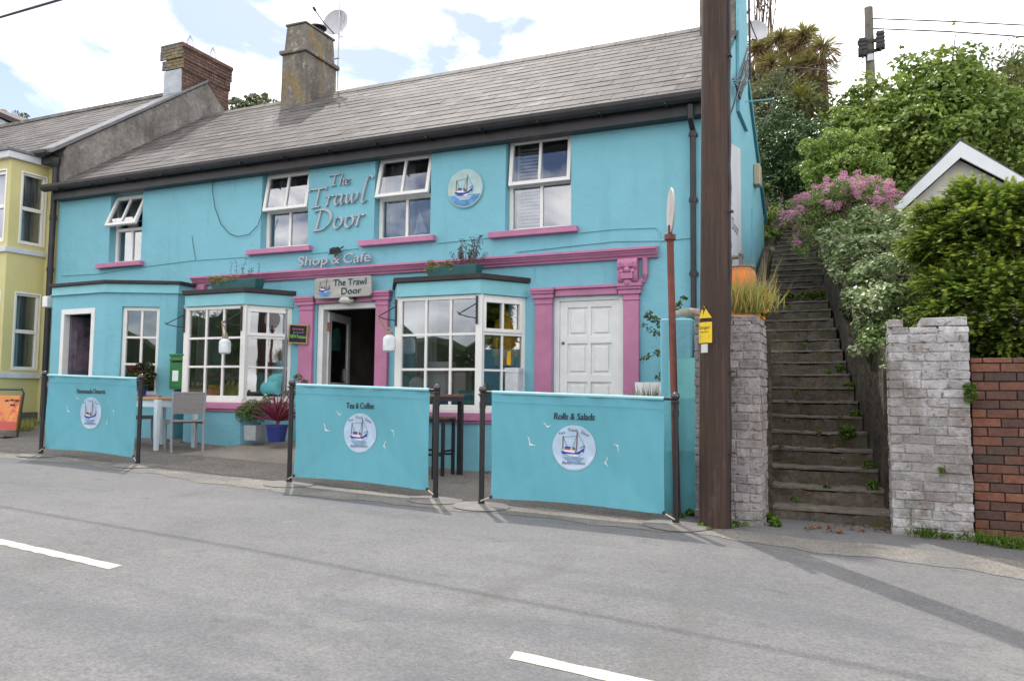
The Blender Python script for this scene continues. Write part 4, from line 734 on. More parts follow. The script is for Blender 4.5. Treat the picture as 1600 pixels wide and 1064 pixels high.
# ================================================================== BARRIERS
CLOTH = mat('turquoise_banner_cloth', (.165, .485, .575), .6, [(2, .04)], [(3, .15, .02), (400, .1, .001)], .3, transl=.22)
HEM = mat('pale_hem', (.30, .58, .64), .55, (4, .05))
def barrier(A, B, ul, ur, vtop, vbot, text, lab):
    A = Vector(A); B = Vector(B); d = B - A; L = math.hypot(d.x, d.y); ang = math.atan2(d.y, d.x); root = thing('cafe_barrier', lab, 'barrier', A, 0, 'turquoise banner barriers along the pavement'); M0 = T(A.x, A.y, 0) @ RZ(ang); slope = d.z / L
    for P in (A, B):
        b = MB(); b.tube([(P.x, P.y, P.z + .01), (P.x, P.y, P.z + 1.06)], .026, 12); b.tube([(P.x, P.y, P.z + 1.035), (P.x, P.y, P.z + 1.075)], .032, 12); b.tube([(P.x, P.y, P.z + .93), (P.x, P.y, P.z + .99)], .031, 12); b.tube([(P.x, P.y, P.z + .02), (P.x, P.y, P.z + .07)], .031, 12); po = b.build('post', POST_M, root, True)
        b = MB(); b.ball((P.x, P.y, P.z + 1.108), .038, 12); b.build('finial', FIN, po, True)
        b = MB(); s_ = zg(P.x + .2, P.y) - zg(P.x - .2, P.y); b.M = T(P.x, P.y, P.z + .004) @ RY(math.atan(-s_ / .4)); b.lathe([(.27, 0), (.275, .004), (.265, .012), (.05, .02), (.035, .03)], (0, 0, 0), 36); b.build('base_plate', BASEM, po, True)
    x0, x1 = ul, L - ur; zt = lambda x: A.z + slope * x + 1.15 - vtop; zb = lambda x: A.z + slope * x + vbot + .012 * math.cos((x - L / 2) * 3)
    cen = ((x0 + x1) / 2); rnd = random.random() * 6
    def cl(x, z):
        k = (x - x0) / (x1 - x0); w = (z - zb(x)) / (zt(x) - zb(x)); e = max(0, (abs(k - .5) - .28)) * 2.3
        fold = .010 * math.sin(9 * (k + w * .7) + rnd) * (.3 + e) + .006 * math.exp(-((k - w * .9 - .02) / .06) ** 2) * (1 - w) + .006 * math.exp(-((1 - k - w * .8 - .02) / .06) ** 2) * (1 - w) + .006 * math.exp(-((1 - w) / .12) ** 2) * math.sin(23 * k + rnd) + .0025 * math.sin(61 * k + 9 * w + rnd)
        return .035 * math.sin(PI * min(1, max(0, w))) * math.sin(PI * min(1, max(0, k))) + fold + .003 * math.sin(34 * k + rnd)
    b = MB(M0); nx, nz = 72, 36
    for j in range(2):
        for i in range(nx + 1):
            for k in range(nz + 1): x = x0 + (x1 - x0) * i / nx; z = zb(x) + (zt(x) - zb(x)) * k / nz; p = M0 @ Vector((x, cl(x, z) + .003 * j, z)); b.v.append(tuple(p))
    n = nz + 1; o_ = (nx + 1) * n
    for i in range(nx):
        for k in range(nz): q = (i * n + k, (i + 1) * n + k, (i + 1) * n + k + 1, i * n + k + 1); b.f += [q, tuple(v + o_ for v in reversed(q))]; b.m += [0, 0]; b.t += [.5, .5]
    ban = b.build('banner', CLOTH, root, True)
    b = MB(M0); m = 24
    b.tube([(x0 + (x1 - x0) * i / m, .0, zt(x0 + (x1 - x0) * i / m) + .006) for i in range(m + 1)], .017, 10); b.build('hem', HEM, ban, True)
    b = MB(M0); 
    for zz in (.085,): b.tube([(x0 - .0, -.012, zt(x0) - zz), ((x0 + x1) / 2, cl((x0 + x1) / 2, zt(cen) - zz) - .004, zt((x0 + x1) / 2) - zz), (x1, -.012, zt(x1) - zz)], .002, 4)
    b.build('seam', CLOTH, ban)
    b = MB(M0)
    for (xa, xb) in ((0, x0), (L, x1)):
        b.tube([(xa, 0, zt(xa) + .004), (xb, 0, zt(xb) + .004)], .013, 8); b.tube([(xa - .03, -.035, zt(xa) - .02), (xa + .03, -.035, zt(xa) - .02)], .007, 5); b.ball((xb, -.01, zb(xb) + .015), .016, 8)
    b.build('rail', POST_M, root)
    b = MB(M0); b.tube([(.0, -.028, A.z + .06), (x0, -.01, zb(x0) + .012)], .006, 5); b.tube([(L, -.028, B.z + .06), (x1, -.01, zb(x1) + .012)], .006, 5); b.build('tie_cord', mat('white_cord', (.55, .50, .45), .8), root)
    r = .205; cx, cz = x0 + (x1 - x0) * .493, (zb(cen) + zt(cen)) / 2 + .012; off = lambda x, z: cl(x, z)
    b = MB(M0)
    for rr, yo, c_ in ((r, -.004, 1), (r * .985, -.0052, 0)):
        b.cur = c_; ring = [(cx, cz)]; fs = []; nr, na = 6, 40
        for i in range(1, nr + 1):
            for k in range(na): a = 2 * PI * k / na; ring.append((cx + rr * i / nr * math.cos(a), cz + rr * i / nr * math.sin(a)))
        for k in range(na): fs.append((0, 1 + k, 1 + (k + 1) % na))
        for i in range(nr - 1):
            for k in range(na): p = 1 + i * na; fs.append((p + k, p + na + k, p + na + (k + 1) % na, p + (k + 1) % na))
        b.add([(x, yo + off(x, z), z) for x, z in ring], fs)
    b.build('badge', [mat('badge_blue', (.43, .56, .70), .7, [(9, .06)]), WHP], ban)
    b = MB(M0); boat(b, cx, cz + .005, r, -.0062, off, .0008, 1, True); b.build('boat_print', BOATM, ban); b = MB(M0)
    [put_text(b, text, cx + e_, cz + r + .05, .062, -.006 - e_ * .05, {14: .39, 12: .35, 17: .55}[len(text)], .18, 0, off) for e_ in (0, .0025, .005)]; b.build('lettering', GREYP, ban)
    for (gx, gz, s_, ro) in ((.24, .44, .07, -.3), (.335, .275, .05, .2), (.74, .47, .05, 2.7), (.685, .60, .055, -1.0)):
        X, Z = x0 + (x1 - x0) * gx, zt(cen) - (zt(cen) - zb(cen)) * gz; P = [(-.7, .55), (-.35, .3), (-.05, -.25), (.3, -.3), (.9, -.3), (.3, -.45), (-.05, -.6), (-.25, -.1)]; c, s2 = math.cos(ro), math.sin(ro)
        b = MB(M0); pts = [(X + s_ * (a * c - e * s2), Z + s_ * (a * s2 + e * c)) for a, e in P]; b.add([(x, -.005 + off(x, z), z) for x, z in pts], [(0, 1, 7), (1, 2, 6), (1, 6, 7), (2, 3, 5), (2, 5, 6), (3, 4, 5)]); b.build('gull_print', WHP, ban)
POST_M = MATS['black_metal']; FIN = mat('polished_black', (.03, .028, .03), .12, spec=.8); BASEM = mat('grey_base_plate', (.17, .16, .15), .7, [(6, .12)], (40, .3, .004))
gp = lambda u, v: G(u, v)
P1, P2, P3, P4, P5, P6 = [gp(*q) for q in ((63.5, 712), (215, 728), (451.5, 757), (680, 782), (752, 792), (1056, 822))]
barrier(P1, P2, .07, .07, .07, .11, 'Homemade Desserts', 'turquoise banner barrier printed Homemade Desserts, in front of the porch')
barrier(P3, P4, .07, .09, .07, .10, 'Tea & Coffee', 'turquoise banner barrier printed Tea & Coffee, in front of the open entrance')
barrier(P5, P6, .10, .10, .07, .10, 'Rolls & Salads', 'turquoise banner barrier printed Rolls & Salads, in front of the white door')

# ================================================================== FURNITURE
WPT = mat('white_table_paint', (.62, .70, .74), .45, (5, .05))
t0 = G(302, 700); t1 = G(243, 706)                        # far right and near right feet
cx_, cy_ = (t0.x + t1.x) / 2 - .32, (t0.y + t1.y) / 2; gz = zg(cx_, cy_)
tb = thing('cafe_table', 'white wooden cafe table with oak top beside the grey chairs', 'table', (cx_, cy_, gz), 0)
b = MB(T(cx_, cy_, gz)); b.box(-.36, .36, -.38, .38, .725, .755); b.build('table_top', WOODL, tb, bevel=.006)
b = MB(T(cx_, cy_, gz)); b.box(-.33, .33, -.345, -.325, .62, .724); b.box(-.33, .33, .325, .345, .62, .724); b.box(-.335, -.315, -.32, .32, .62, .724); b.box(.315, .335, -.32, .32, .62, .724); b.build('apron', WPT, tb)
for sx in (-1, 1):
    for sy in (-1, 1):
        b = MB(T(cx_ + sx * .325, cy_ + sy * .345, gz)); b.tbox(-.025, .025, -.025, .025, 0, .724, -.012, -.012); b.build('leg', WPT, tb, bevel=.004)
def chair(loc, rot, lab):
    r = thing('patio_chair', lab, 'chair', loc, rot, 'grey chairs at the white table')
    for s in (-1, 1):
        b = MB(); b.tube([(s * .215, -.22, .0), (s * .215, -.21, .44)], .018, 8); b.build('leg', GREY, r, True, True)
        b = MB(); b.tube([(s * .215, .25, 0), (s * .215, .20, .44), (s * .215, .27, .86)], .018, 8); b.build('leg', GREY, r, True, True)
    b = MB()
    for k in range(5): y = -.23 + k * .092; b.box(-.22, .22, y, y + .084, .435, .455)
    b.box(-.225, -.2, -.22, .22, .40, .434); b.box(.2, .225, -.22, .22, .40, .434); b.box(-.2, .2, -.23, -.21, .40, .434); b.build('seat', GREYS, r, False, True, bevel=.004)
    b = MB(RX(-.16) @ T(0, .0, 0))
    b.M = T(0, .216, .53) @ RX(-.16); b.box(-.2, .2, -.01, .012, .02, .31); b.box(-.21, .21, -.013, .015, .312, .335)
    for k in range(3): b.box(-.2, .2, -.013, .015, .09 + k * .075, .094 + k * .075)
    b.build('backrest', GREYS, r, False, True, bevel=.004); return r
c1 = G(278, 706); ch1 = chair((c1.x - .02, c1.y + .12, zg(c1.x, c1.y)), math.radians(-122), 'grey metal patio chair with slatted back at the near end of the white table')
c2 = G(222, 706); dup(ch1, (cx_ - .62, cy_ + .0, zg(cx_ - .6, cy_)), math.radians(95), 'grey metal patio chair half hidden behind the Homemade Desserts barrier')
hx1 = G(719, 742); hz_ = zg(hx1.x, hx1.y); ht = thing('bar_table', 'tall bar table with brown slatted top and black legs under the right bay window', 'table', (hx1.x - .6, hx1.y - .35, hz_)); 
x1, x0, y1, y0 = hx1.x + .03, hx1.x - 1.25, hx1.y + .03, hx1.y - .68; hh = 1.02
b = MB()
for k in range(8): y = y0 + (y1 - y0) * k / 8; b.box(x0, x1, y, y + (y1 - y0) / 8 - .007, hz_ + hh - .03, hz_ + hh)
b.build('table_top', WOODD, ht, bevel=.003); b = MB(); frame(b, 0, 0, 0, 0, 0, 0, 0) if 0 else None
b.box(x0 + .01, x1 - .01, y0 + .01, y0 + .05, hz_ + hh - .085, hz_ + hh - .031); b.box(x0 + .01, x1 - .01, y1 - .05, y1 - .01, hz_ + hh - .085, hz_ + hh - .031); b.box(x0 + .01, x0 + .05, y0 + .05, y1 - .05, hz_ + hh - .085, hz_ + hh - .031); b.box(x1 - .05, x1 - .01, y0 + .05, y1 - .05, hz_ + hh - .085, hz_ + hh - .031); b.build('frame', POST_M, ht)
for x in (x0 + .035, x1 - .035):
    for y in (y0 + .035, y1 - .035): b = MB(); b.box(x - .03, x + .03, y - .03, y + .03, hz_ - .01, hz_ + hh - .086); b.build('leg', POST_M, ht)
def stool(loc, rot, lab):
    r = thing('bar_stool', lab, 'stool', loc, rot, 'bar stools around the tall table')
    b = MB()
    for k in range(4): b.box(-.16, .16, -.155 + k * .08, -.155 + k * .08 + .073, .71, .735)
    b.build('seat', WOODD, r, False, True, bevel=.003); b = MB(); b.box(-.15, .15, -.15, -.12, .67, .709); b.box(-.15, .15, .12, .15, .67, .709); b.box(-.15, -.12, -.12, .12, .67, .709); b.box(.12, .15, -.12, .12, .67, .709)
    b.box(-.12, .12, -.145, -.12, .25, .275); b.box(-.12, .12, .12, .145, .25, .275); b.box(-.145, -.12, -.12, .12, .30, .325); b.box(.12, .145, -.12, .12, .30, .325); b.build('frame', POST_M, r, False, True)
    for sx in (-1, 1):
        for sy in (-1, 1): b = MB(); b.box(sx * .135 - .018, sx * .135 + .018, sy * .135 - .018, sy * .135 + .018, 0, .709); b.build('leg', POST_M, r, False, True)
    return r
s1 = stool((hx1.x - .23, hx1.y - .16, hz_), 0, 'black bar stool with brown slatted seat tucked under the right end of the tall table')
dup(s1, (hx1.x - .42, hx1.y - .92, hz_), .1, 'black bar stool standing nearest the road behind the Tea & Coffee barrier'); dup(s1, (hx1.x - .85, hx1.y - .2, hz_), -.1, 'black bar stool at the far left of the tall table, mostly hidden by the banner')
# pavement advertising board at the left edge
ab = thing('pavement_sign', 'orange and red ice-cream advertising board in a black tube frame at the left edge', 'sign', (-13.2, -1.6, -.8)); ax = F(26, 686, -1.7)
zb_, zt_ = ax.z, F(26, 608, -1.7).z; M = T(ax.x, -1.7, zb_) @ RZ(-.05) @ RX(-.1); H_ = zt_ - zb_; w_ = .75
b = MB(M); b.tube([(-w_, 0, .02), (-w_, 0, H_ - .06), (-w_ + .06, 0, H_), (-.06, 0, H_), (0, 0, H_ - .06), (0, 0, .02)], .018, 8); b.tube([(0, -.2, .02), (0, .25, .02)], .02, 8); b.tube([(-w_, -.2, .02), (-w_, .25, .02)], .02, 8); b.tube([(-w_, -.2, .02), (0, -.2, .02)], .016, 8); b.build('frame', POST_M, ab, True)
b = MB(M); b.box(-w_ + .04, -.05, -.012, .012, .14, H_ - .1); b.build('panel', mat('orange_poster', (.70, .22, .03), .4, [(4, .1)], stain=[(5, .52, (.55, .04, .03), .9, (1, 1, 1)), (7, .6, (.72, .42, .03), .9, (1, 1, 1))]), ab)
b = MB(M)
for (x, z, w, h) in ((-.30, H_ - .19, .10, .03), (-.17, H_ - .2, .1, .035), (-.28, H_ - .27, .12, .03), (-.44, H_ - .2, .1, .03)): b.box(x, x + w, -.016, -.0125, z, z + h)
b.build('lettering', INK, ab); b = MB(M); b.box(-w_ + .05, -.06, -.016, -.0125, .15, .27); b.build('print', mat('red_poster', (.50, .035, .03), .4), ab)

# leaning red sign post, seen edge on
rp = thing('red_sign_post', 'thin rusty red post with a round sign seen almost edge-on', 'sign', (-1.62, -2.3, -1.12)); a = F(1058, 803, -2.62); c = F(1047, 372, -2.62)
b = MB(); b.tube([a, (Vector(a) + Vector(c)) / 2, c], .034, 12); b.tube([Vector(c) + Vector((0, 0, -.02)), Vector(c) + Vector((0, 0, .03))], .055, 12); b.tube([c, Vector(c) + Vector((0, 0, .12))], .022, 8); b.build('post', mat('rusty_red_paint', (.19, .06, .045), .7, [(5, .15)], (30, .3, .004), stain=[(7, .55, (.15, .05, .03), .8, (3, 3, .5)), (9, .66, (.36, .26, .22), .6, (3, 3, .6))]), rp, True)
d0 = F(1048, 330, -2.62); b = MB(T(*d0) @ RZ(math.radians(-69)) @ RX(PI / 2)); b.lathe([(.001, -.008), (.215, -.008), (.22, 0), (.215, .008), (.001, .008)], (0, 0, 0), 40); b.build('sign_disc', mat('faded_sign', (.50, .46, .44), .5, [(4, .1)], stain=[(5, .55, (.45, .20, .20), .6, (1, 1, 1))]), rp)

# ================================================================== SHOP CONTENTS SEEN THROUGH THE GLASS
def cushion(name, lab, c, s, m):
    b = MB(T(*c) @ RZ(.5) @ RX(-.35)); n = 12; th = lambda i, k: .16 * s * ((1 - abs(2 * i / n - 1) ** 3) * (1 - abs(2 * k / n - 1) ** 3)) ** .6
    for sg in (-1, 1): b.add([(s * (i / n - .5), sg * th(i, k), s * .8 * k / n + .01 * math.sin(5 * i)) for i in range(n + 1) for k in range(n + 1)], [(i * (n + 1) + k, (i + 1) * (n + 1) + k, (i + 1) * (n + 1) + k + 1, i * (n + 1) + k + 1) for i in range(n) for k in range(n)])
    tag(b.build(name, m, smooth=True), lab, 'cushion')
TEALC = mat('teal_fabric', (.10, .36, .38), .9, (9, .15)); BLUEC = mat('blue_fabric', (.05, .20, .45), .9, (9, .1)); WHC = mat('white_linen', (.62, .63, .66), .9, (6, .08)); YC = mat('yellow_oilskin', (.74, .42, .01), .4, (5, .1)); WICK = mat('wicker', (.30, .19, .09), .8, (60, .3))
cushion('teal_cushion', 'round teal cushion in the right pane group of the left bay window', (-8.52, -.30, -.06), .46, TEALC); cushion('teal_cushion', 'teal cushion at the bottom of the right bay window', (-4.85, -.36, -.2), .30, TEALC)
b = MB(T(-8.85, -.35, -.14)); b.lathe([(.12, 0), (.17, .16), (.18, .17), (.16, .17), (.1, .02)]); tag(b.build('wicker_basket', WICK, smooth=True), 'brown wicker basket in the left bay window', 'basket')
for i, (x, w, h, m, pc_, lb) in enumerate(((-9.72, .30, .20, WICK, (.55, .50, .40), 'brown wicker tray at the left end of the left bay window'), (-9.34, .34, .17, mat('orange_card', (.62, .26, .05), .7, (9, .3)), (.70, .42, .06), 'orange display tray in the left bay window'), (-8.98, .30, .22, mat('olive_card', (.38, .33, .07), .7, (9, .4)), (.60, .52, .16), 'olive display box in the left bay window'))):
    root = thing('display_tray', lb, 'tray', (x, -.46, -.14)); b = MB(T(x, -.46, -.14)); b.tbox(-w / 2, w / 2, -.09, .09, 0, h, -.02, -.02); b.build('tray', m, root)
    for k in range(9): b = MB(T(x, -.46, -.14)); b.ball((random.uniform(-w / 2.4, w / 2.4), random.uniform(-.07, .07), h + random.uniform(0, .04)), random.uniform(.03, .05), 7); b.build('ware', mat('ware_%d' % i, pc_, .6, (9, .3)), root, True)
b = MB(); pts = [(-9.75 + .09 * i, -.40 + .03 * math.sin(i * 2), .30 - .05 * math.sin(i * .8)) for i in range(12)]; b.tube(pts, .045, 7); [b.ball((p[0], p[1], p[2]), .06, 7) for p in pts[::2]]; b.box(-9.8, -8.75, -.36, -.34, .16, .28); tag(b.build('rope_display', mat('dark_rope', (.16, .145, .13), .9, (20, .4))), 'dark coil of rope strung across the left bay window', 'rope')
o = curtain(-9.86, -9.62, -.1, 1.3, -.42); tag(o, 'pale curtain at the left edge of the left bay window', 'curtain'); o = curtain(-8.45, -8.32, -.1, 1.3, -.08); tag(o, 'pale curtain at the right edge of the left bay window', 'curtain'); o = curtain(-5.86, -5.5, .0, 1.3, -.25); tag(o, 'white curtain at the left of the right bay window', 'curtain')
for (x, w, z0, z1, y, m, lb) in ((-5.35, .34, -.05, .42, -.36, WHC, 'white gift box standing in the middle of the right bay window'), (-5.05, .32, -.05, .34, -.42, mat('pink_card', (.55, .44, .46), .8, (6, .05)), 'pale pink gift box in the right bay window'), (-4.35, .22, -.2, .34, -.14, WHC, 'white box on the right side of the right bay window')):
    b = MB(); b.box(x - w / 2, x + w / 2, y - .09, y + .09, z0, z1); b.box(x - w / 2 - .008, x + w / 2 + .008, y - .098, y + .098, z1 - .06, z1 + .006); tag(b.build('gift_box', m, bevel=.006), lb, 'box')
b = MB(); b.box(-5.88, -4.75, -.5, -.08, -.06, -.03); [b.box(x - .015, x + .015, -.3, -.27, -.24, -.061) for x in (-5.8, -5.3, -4.8)]; tag(b.build('display_shelf', mat('dark_shelf', (.05, .035, .028), .6, (8, .2))), 'dark display shelf across the right bay window', 'shelf')
b = MB(T(-5.72, -.36, -.02)); b.ball((0, 0, .12), .14, 10, (1, .8, .9)); b.ball((.22, .02, .11), .13, 10, (1, .8, .8)); tag(b.build('folded_linen', WHC, smooth=True), 'folded white linen on the dark display shelf', 'linen')
b = MB(T(-5.25, -.42, -.21)); b.tbox(-.24, .24, -.1, .1, 0, .12, -.02, -.02); b.box(-.27, .27, -.13, .13, .121, .135); tag(b.build('storage_crate', BLUEC, bevel=.006), 'blue crate at the bottom of the right bay window', 'crate')
b = MB(T(-4.83, -.46, -.21)); b.box(-.16, .16, -.06, .14, 0, .22); b.box(-.17, .17, -.07, .15, .221, .24); tag(b.build('storage_crate', TEALC, bevel=.01), 'teal tub at the bottom of the right bay window', 'crate')
rc = thing('yellow_raincoat', 'bright yellow raincoat hanging in the right side of the right bay window', 'coat', (-4.3, .1, .35)); b = MB(T(-4.50, -.11, .38) @ RZ(.95)); b.lathe([(.13, 0), (.135, .05), (.125, .35), (.13, .55), (.10, .66), (.04, .72)], (0, 0, 0), 18); b.M = b.M @ Matrix.Diagonal((1, .45, 1, 1)); b.build('body', YC, rc, True)
b = MB(T(-4.50, -.11, .38) @ RZ(.95)); [b.tube([(s * .10, 0, .62), (s * .15, -.02, .40), (s * .16, -.03, .12)], [.045, .05, .045], 10) for s in (-1, 1)]; b.build('sleeve', YC, rc, True); b = MB(T(-4.50, -.11, .38)); b.tube([(0, 0, .70), (0, 0, .90)], .01, 5); b.ball((0, .02, .70), .06, 10); b.build('hood', YC, rc, True)
b = MB(T(-4.40, -.02, .1)); b.box(-.02, .02, -.02, .02, -.3, .35); tag(b.build('wooden_stand', WOODD), 'brown stand behind the yellow raincoat', 'stand')
q = F(655, 368, .28); ms = thing('model_sailboat', 'small white model sailing boat on the sill of the third upper window', 'model boat', tuple(q)); b = MB(T(q.x, .28, 2.38)); b.prism([(-.13, .03), (.13, .03), (.10, 0), (-.1, 0)], -.03, .03); b.build('hull', WHC, ms); b = MB(T(q.x, .28, 2.38)); b.prism([(.0, .05), (.14, .05), (.0, .40)], -.004, .004); b.prism([(-.02, .05), (-.10, .05), (-.02, .34)], -.004, .004); b.tube([(-.01, 0, .03), (-.01, 0, .42)], .006, 5); b.build('sail', WHC, ms)
# shop interior glimpsed through the door
b = MB(); b.box(-7.3, -6.6, 2.2, 2.6, -.85, .2); b.box(-7.35, -6.5, 2.15, 2.65, .201, .24); tag(b.build('shop_counter', WOODD), 'dark wooden counter deep inside the open entrance', 'counter')
b = MB(); [b.box(-7.6, -6.55, 3.9, 4.3, z, z + .03) for z in (-.3, .15, .6, 1.05)]; [b.box(x, x + .03, 3.9, 4.3, -.85, 1.4) for x in (-7.63, -6.55)]; [b.box(x, x + .08, 3.95, 4.1, z + .031, z + .2) for z in (.15, .6, 1.05) for x in (-7.5, -7.3, -7.1, -6.95, -6.8)]; tag(b.build('stock_shelf', mat('dim_goods', (.12, .08, .06), .8, (5, .5))), 'shelf of goods at the back of the dark shop', 'shelf')

# ================================================================== STEPS, PIERS AND GARDEN WALLS
def sc(y): return -.265 - .13 * (y + 2.2) if y < 2.4 else -.863 - .06 * (y - 2.4)
def zs(y): return -1.186 + .534 * (y + 2.5) if y < 2.4 else 1.42 + .385 * (y - 2.4)
STEP = mat('mossy_concrete', (.118, .100, .082), .9, [(3, .22), (30, .2)], [(25, .6, .012)], .25, stain=[(2.5, .55, (.05, .045, .038), .7, (1, 1, 2)), (4, .55, (.075, .082, .028), .75, (1, 1, 1.5)), (7, .60, (.13, .085, .055), .6, (1, 1, 1)), (9, .65, (.20, .185, .165), .5, (1, 2, 1))])
NOSE = mat('pale_step_edge', (.175, .155, .13), .9, [(4, .2), (30, .15)], (30, .5, .008), stain=[(6, .58, (.09, .10, .04), .7, (1, 1, 1))])  # treads and their edges, paler than the risers
stp = thing('stone_steps', 'long flight of mossy concrete steps climbing between the brick piers', 'steps', (-.3, -2.2, -1.17))
b = MB(); n_ = MB(); K = []
for k in range(1, 17): K.append((-2.5 + .305 * k, -1.186 + .163 * k, .505 - .003 * k))
for j in range(16): K.append((2.80 + .425 * j, 1.585 + .163 * j, .43))
for i, (y, z, hw) in enumerate(K):
    c = sc(y); yn = (K[i + 1][0] if i + 1 < len(K) else y + 1) + .12; m = 16
    for (bb, z0, z1, ya, yb) in ((b, z - .35, z - .032, y + .012, yn), (n_, z - .031, z, y, yn)):
        top = []; bot = []
        for q in range(m + 1):
            x = c - hw + 2 * hw * q / m; e = random.uniform(-.016, .014) if bb is n_ else random.uniform(-.012, .008); dzz = random.uniform(-.010, .005) - .012 * math.exp(-((q / m - .5) / .25) ** 2)
            top.append([(x, ya + e, z0), (x, ya + e, z1 + dzz), (x, yb, z1 + dzz + .004)])
        vs = [p for t_ in top for p in t_]; fs = []
        for q in range(m): a = 3 * q; fs += [(a, a + 3, a + 4, a + 1), (a + 1, a + 4, a + 5, a + 2)]
        bb.add(vs, fs)
st_ = b.build('riser', STEP, stp); n_.build('tread', NOSE, stp)
PAINTB = mat('whitewashed_brick', (.44, .425, .425), .85, [(4, .10), (18, .12), (60, .10)], [(30, .8, .012), (9, .6, .02)], tone=(.72, 1.18), stain=[(3.2, .53, (.20, .155, .14), .75, (1, 1, 1.6)), (2.1, .56, (.17, .155, .125), .8, (1, 1, .7)), (14, .60, (.46, .45, .45), .6, (1, 1, 2)), (17, .61, (.07, .055, .045), .85, (1, 1, 2.2)), (1.1, .53, (.20, .18, .165), .6, (1, 1, 1)), (40, .62, (.12, .105, .095), .6, (1, 1, 1)), (4, .62, (.09, .10, .045), .5, (1, 1, .6))])
PINKB = mat('pinkish_weathered_brick', (.32, .29, .288), .88, [(4, .12), (18, .14), (60, .10)], [(30, .8, .012), (9, .6, .02)], tone=(.7, 1.2), stain=[(3, .52, (.33, .305, .31), .7, (1, 1, 1.6)), (2.2, .54, (.15, .125, .085), .8, (1, 1, .7)), (14, .60, (.42, .39, .39), .55, (1, 1, 2)), (17, .60, (.06, .05, .04), .85, (1, 1, 2.2)), (1.1, .52, (.19, .135, .12), .65, (1, 1, 1)), (40, .62, (.12, .10, .09), .6, (1, 1, 1))])
def pier(lab, x0, x1, y, d, z0, z1, right, m, top):
    r = thing('brick_pier', lab, 'pier', ((x0 + x1) / 2, y + d / 2, z0)); b = MB(); b.box(x0 + .006, x1 - .006, y + .005, y + d - .006, z0 - .2, z1 - .02); b.build('core', m, r)
    b = MB(); brick_panel(b, x0, x1, z0 - .1, z1, y, bh=.070, jt=.008, jit=.007, wv=(.5, 1.15), tone=(.5, .24), skip=.0)
    if right: brick_panel(b, 0, d - .06, z0 - .1, z1, 0, bh=.070, jt=.008, jit=.007, wv=(.5, 1.15), tone=(.5, .24), M=T(x1, y + .056, 0) @ RZ(PI / 2))
    else: brick_panel(b, 0, d - .06, z0 - .1, z1, 0, bh=.070, jt=.008, jit=.007, wv=(.5, 1.15), tone=(.5, .24), M=T(x0, y + d, 0) @ RZ(-PI / 2))
    b.build('brickwork', m, r, bevel=.006); b = MB()
    for (xa, xb, h) in top: b.box(x0 + (x1 - x0) * xa, x0 + (x1 - x0) * xb - .01, y + .005, y + d - .01, z1 + .003, z1 + h, .006)
    b.build('coping', m, r, bevel=.008); return r
pier('left brick pier with patchy pinkish whitewash, half behind the telegraph pole', -1.37, -.80, -2.8, .55, -1.14, .66, True, PINKB, [(0, .98, .05)])
pier('right brick pier with flaking whitewash, next to the red brick wall', .235, .84, -2.5, .55, -1.15, .60, False, PAINTB, [(0, .2, .072), (.42, 1.0, .082)])
rb = thing('red_brick_wall', 'red and brown brick garden wall at the right edge of the picture', 'wall', (3.5, -2.2, -1.2))
b = MB(); b.box(.862, 7, -2.385, -2.12, -1.4, .32); b.build('core', mat('dark_mortar', (.055, .05, .045), .95, (9, .2)), rb)
b = MB(); brick_panel(b, .86, 7, -1.3, .335, -2.40, bh=.066, jt=.010, jit=.002, tone=(.5, .26))
b.build('brickwork', mat('red_brick', (.2, .06, .04), .85, [(5, .15), (30, .15)], (40, .4, .005), tone=[(.075, .048, .040), (.12, .060, .046), (.185, .078, .050), (.235, .098, .060)], stain=[(1.3, .56, (.075, .05, .042), .6, (1, 1, 1)), (12, .72, (.3, .26, .22), .5, (1, 1, 1))]), rb, bevel=.003)
EARTH = mat('dark_earth_stone', (.07, .055, .042), .95, [(3, .25), (20, .25)], [(12, .9, .04), (50, .5, .01)], stain=[(4, .55, (.13, .11, .09), .6, (1, 1, 1)), (3, .6, (.04, .05, .02), .7, (1, 1, 1))])
def sweep_wall(name, lab, fx, w, ztop, ys, m=EARTH):
    b = MB(); n = len(ys)
    for y in ys:
        x = fx(y); j = random.uniform(-.02, .02); b.v += [(x + j, y, zs(y) - .8), (x + j * .5, y, ztop(y) + random.uniform(-.03, .03)), (x + w, y, ztop(y) + random.uniform(-.03, .03)), (x + w, y, zs(y) - .8)]
    for i in range(n - 1):
        for k in range(4): b.f.append((4 * i + k, 4 * i + 4 + k, 4 * i + 4 + (k + 1) % 4, 4 * i + (k + 1) % 4)); b.m.append(0); b.t.append(.5)
    b.f += [(0, 1, 2, 3), (4 * n - 1, 4 * n - 2, 4 * n - 3, 4 * n - 4)]; b.m += [0, 0]; b.t += [.5, .5]; return tag(b.build(name, m), lab, 'wall')
ys = [-1.95 + .18 * i for i in range(62)]
sweep_wall('retaining_wall', 'dark earthy retaining wall along the right side of the steps', lambda y: sc(y) + .50 if y < 2.4 else sc(y) + .44, .28, lambda y: max(.25, zs(y) + .35) if y < 1.6 else zs(y) + .9, ys)
sweep_wall('side_wall', 'low dark wall along the left side of the steps behind the left pier', lambda y: sc(y) - .62, .12, lambda y: max(.55, zs(y) + .02), [-2.24 + .2 * i for i in range(45)])
gw = thing('garden_wall', 'turquoise painted low wall running from the cafe to the left pier, topped by driftwood', 'wall', (-1.7, -1.2, -1.1)); b = MB(); b.box(-1.77, -1.45, -2.45, -.001, -1.4, .74, .01); b.build('wall', TEAL, gw, bevel=.02)
b = MB(); b.add([(-1.79, -2.30, .10), (-1.79, -2.30, -.05), (-1.78, -.9, -.05), (-1.78, -.9, .17)], [(0, 1, 2, 3)]) if 0 else None
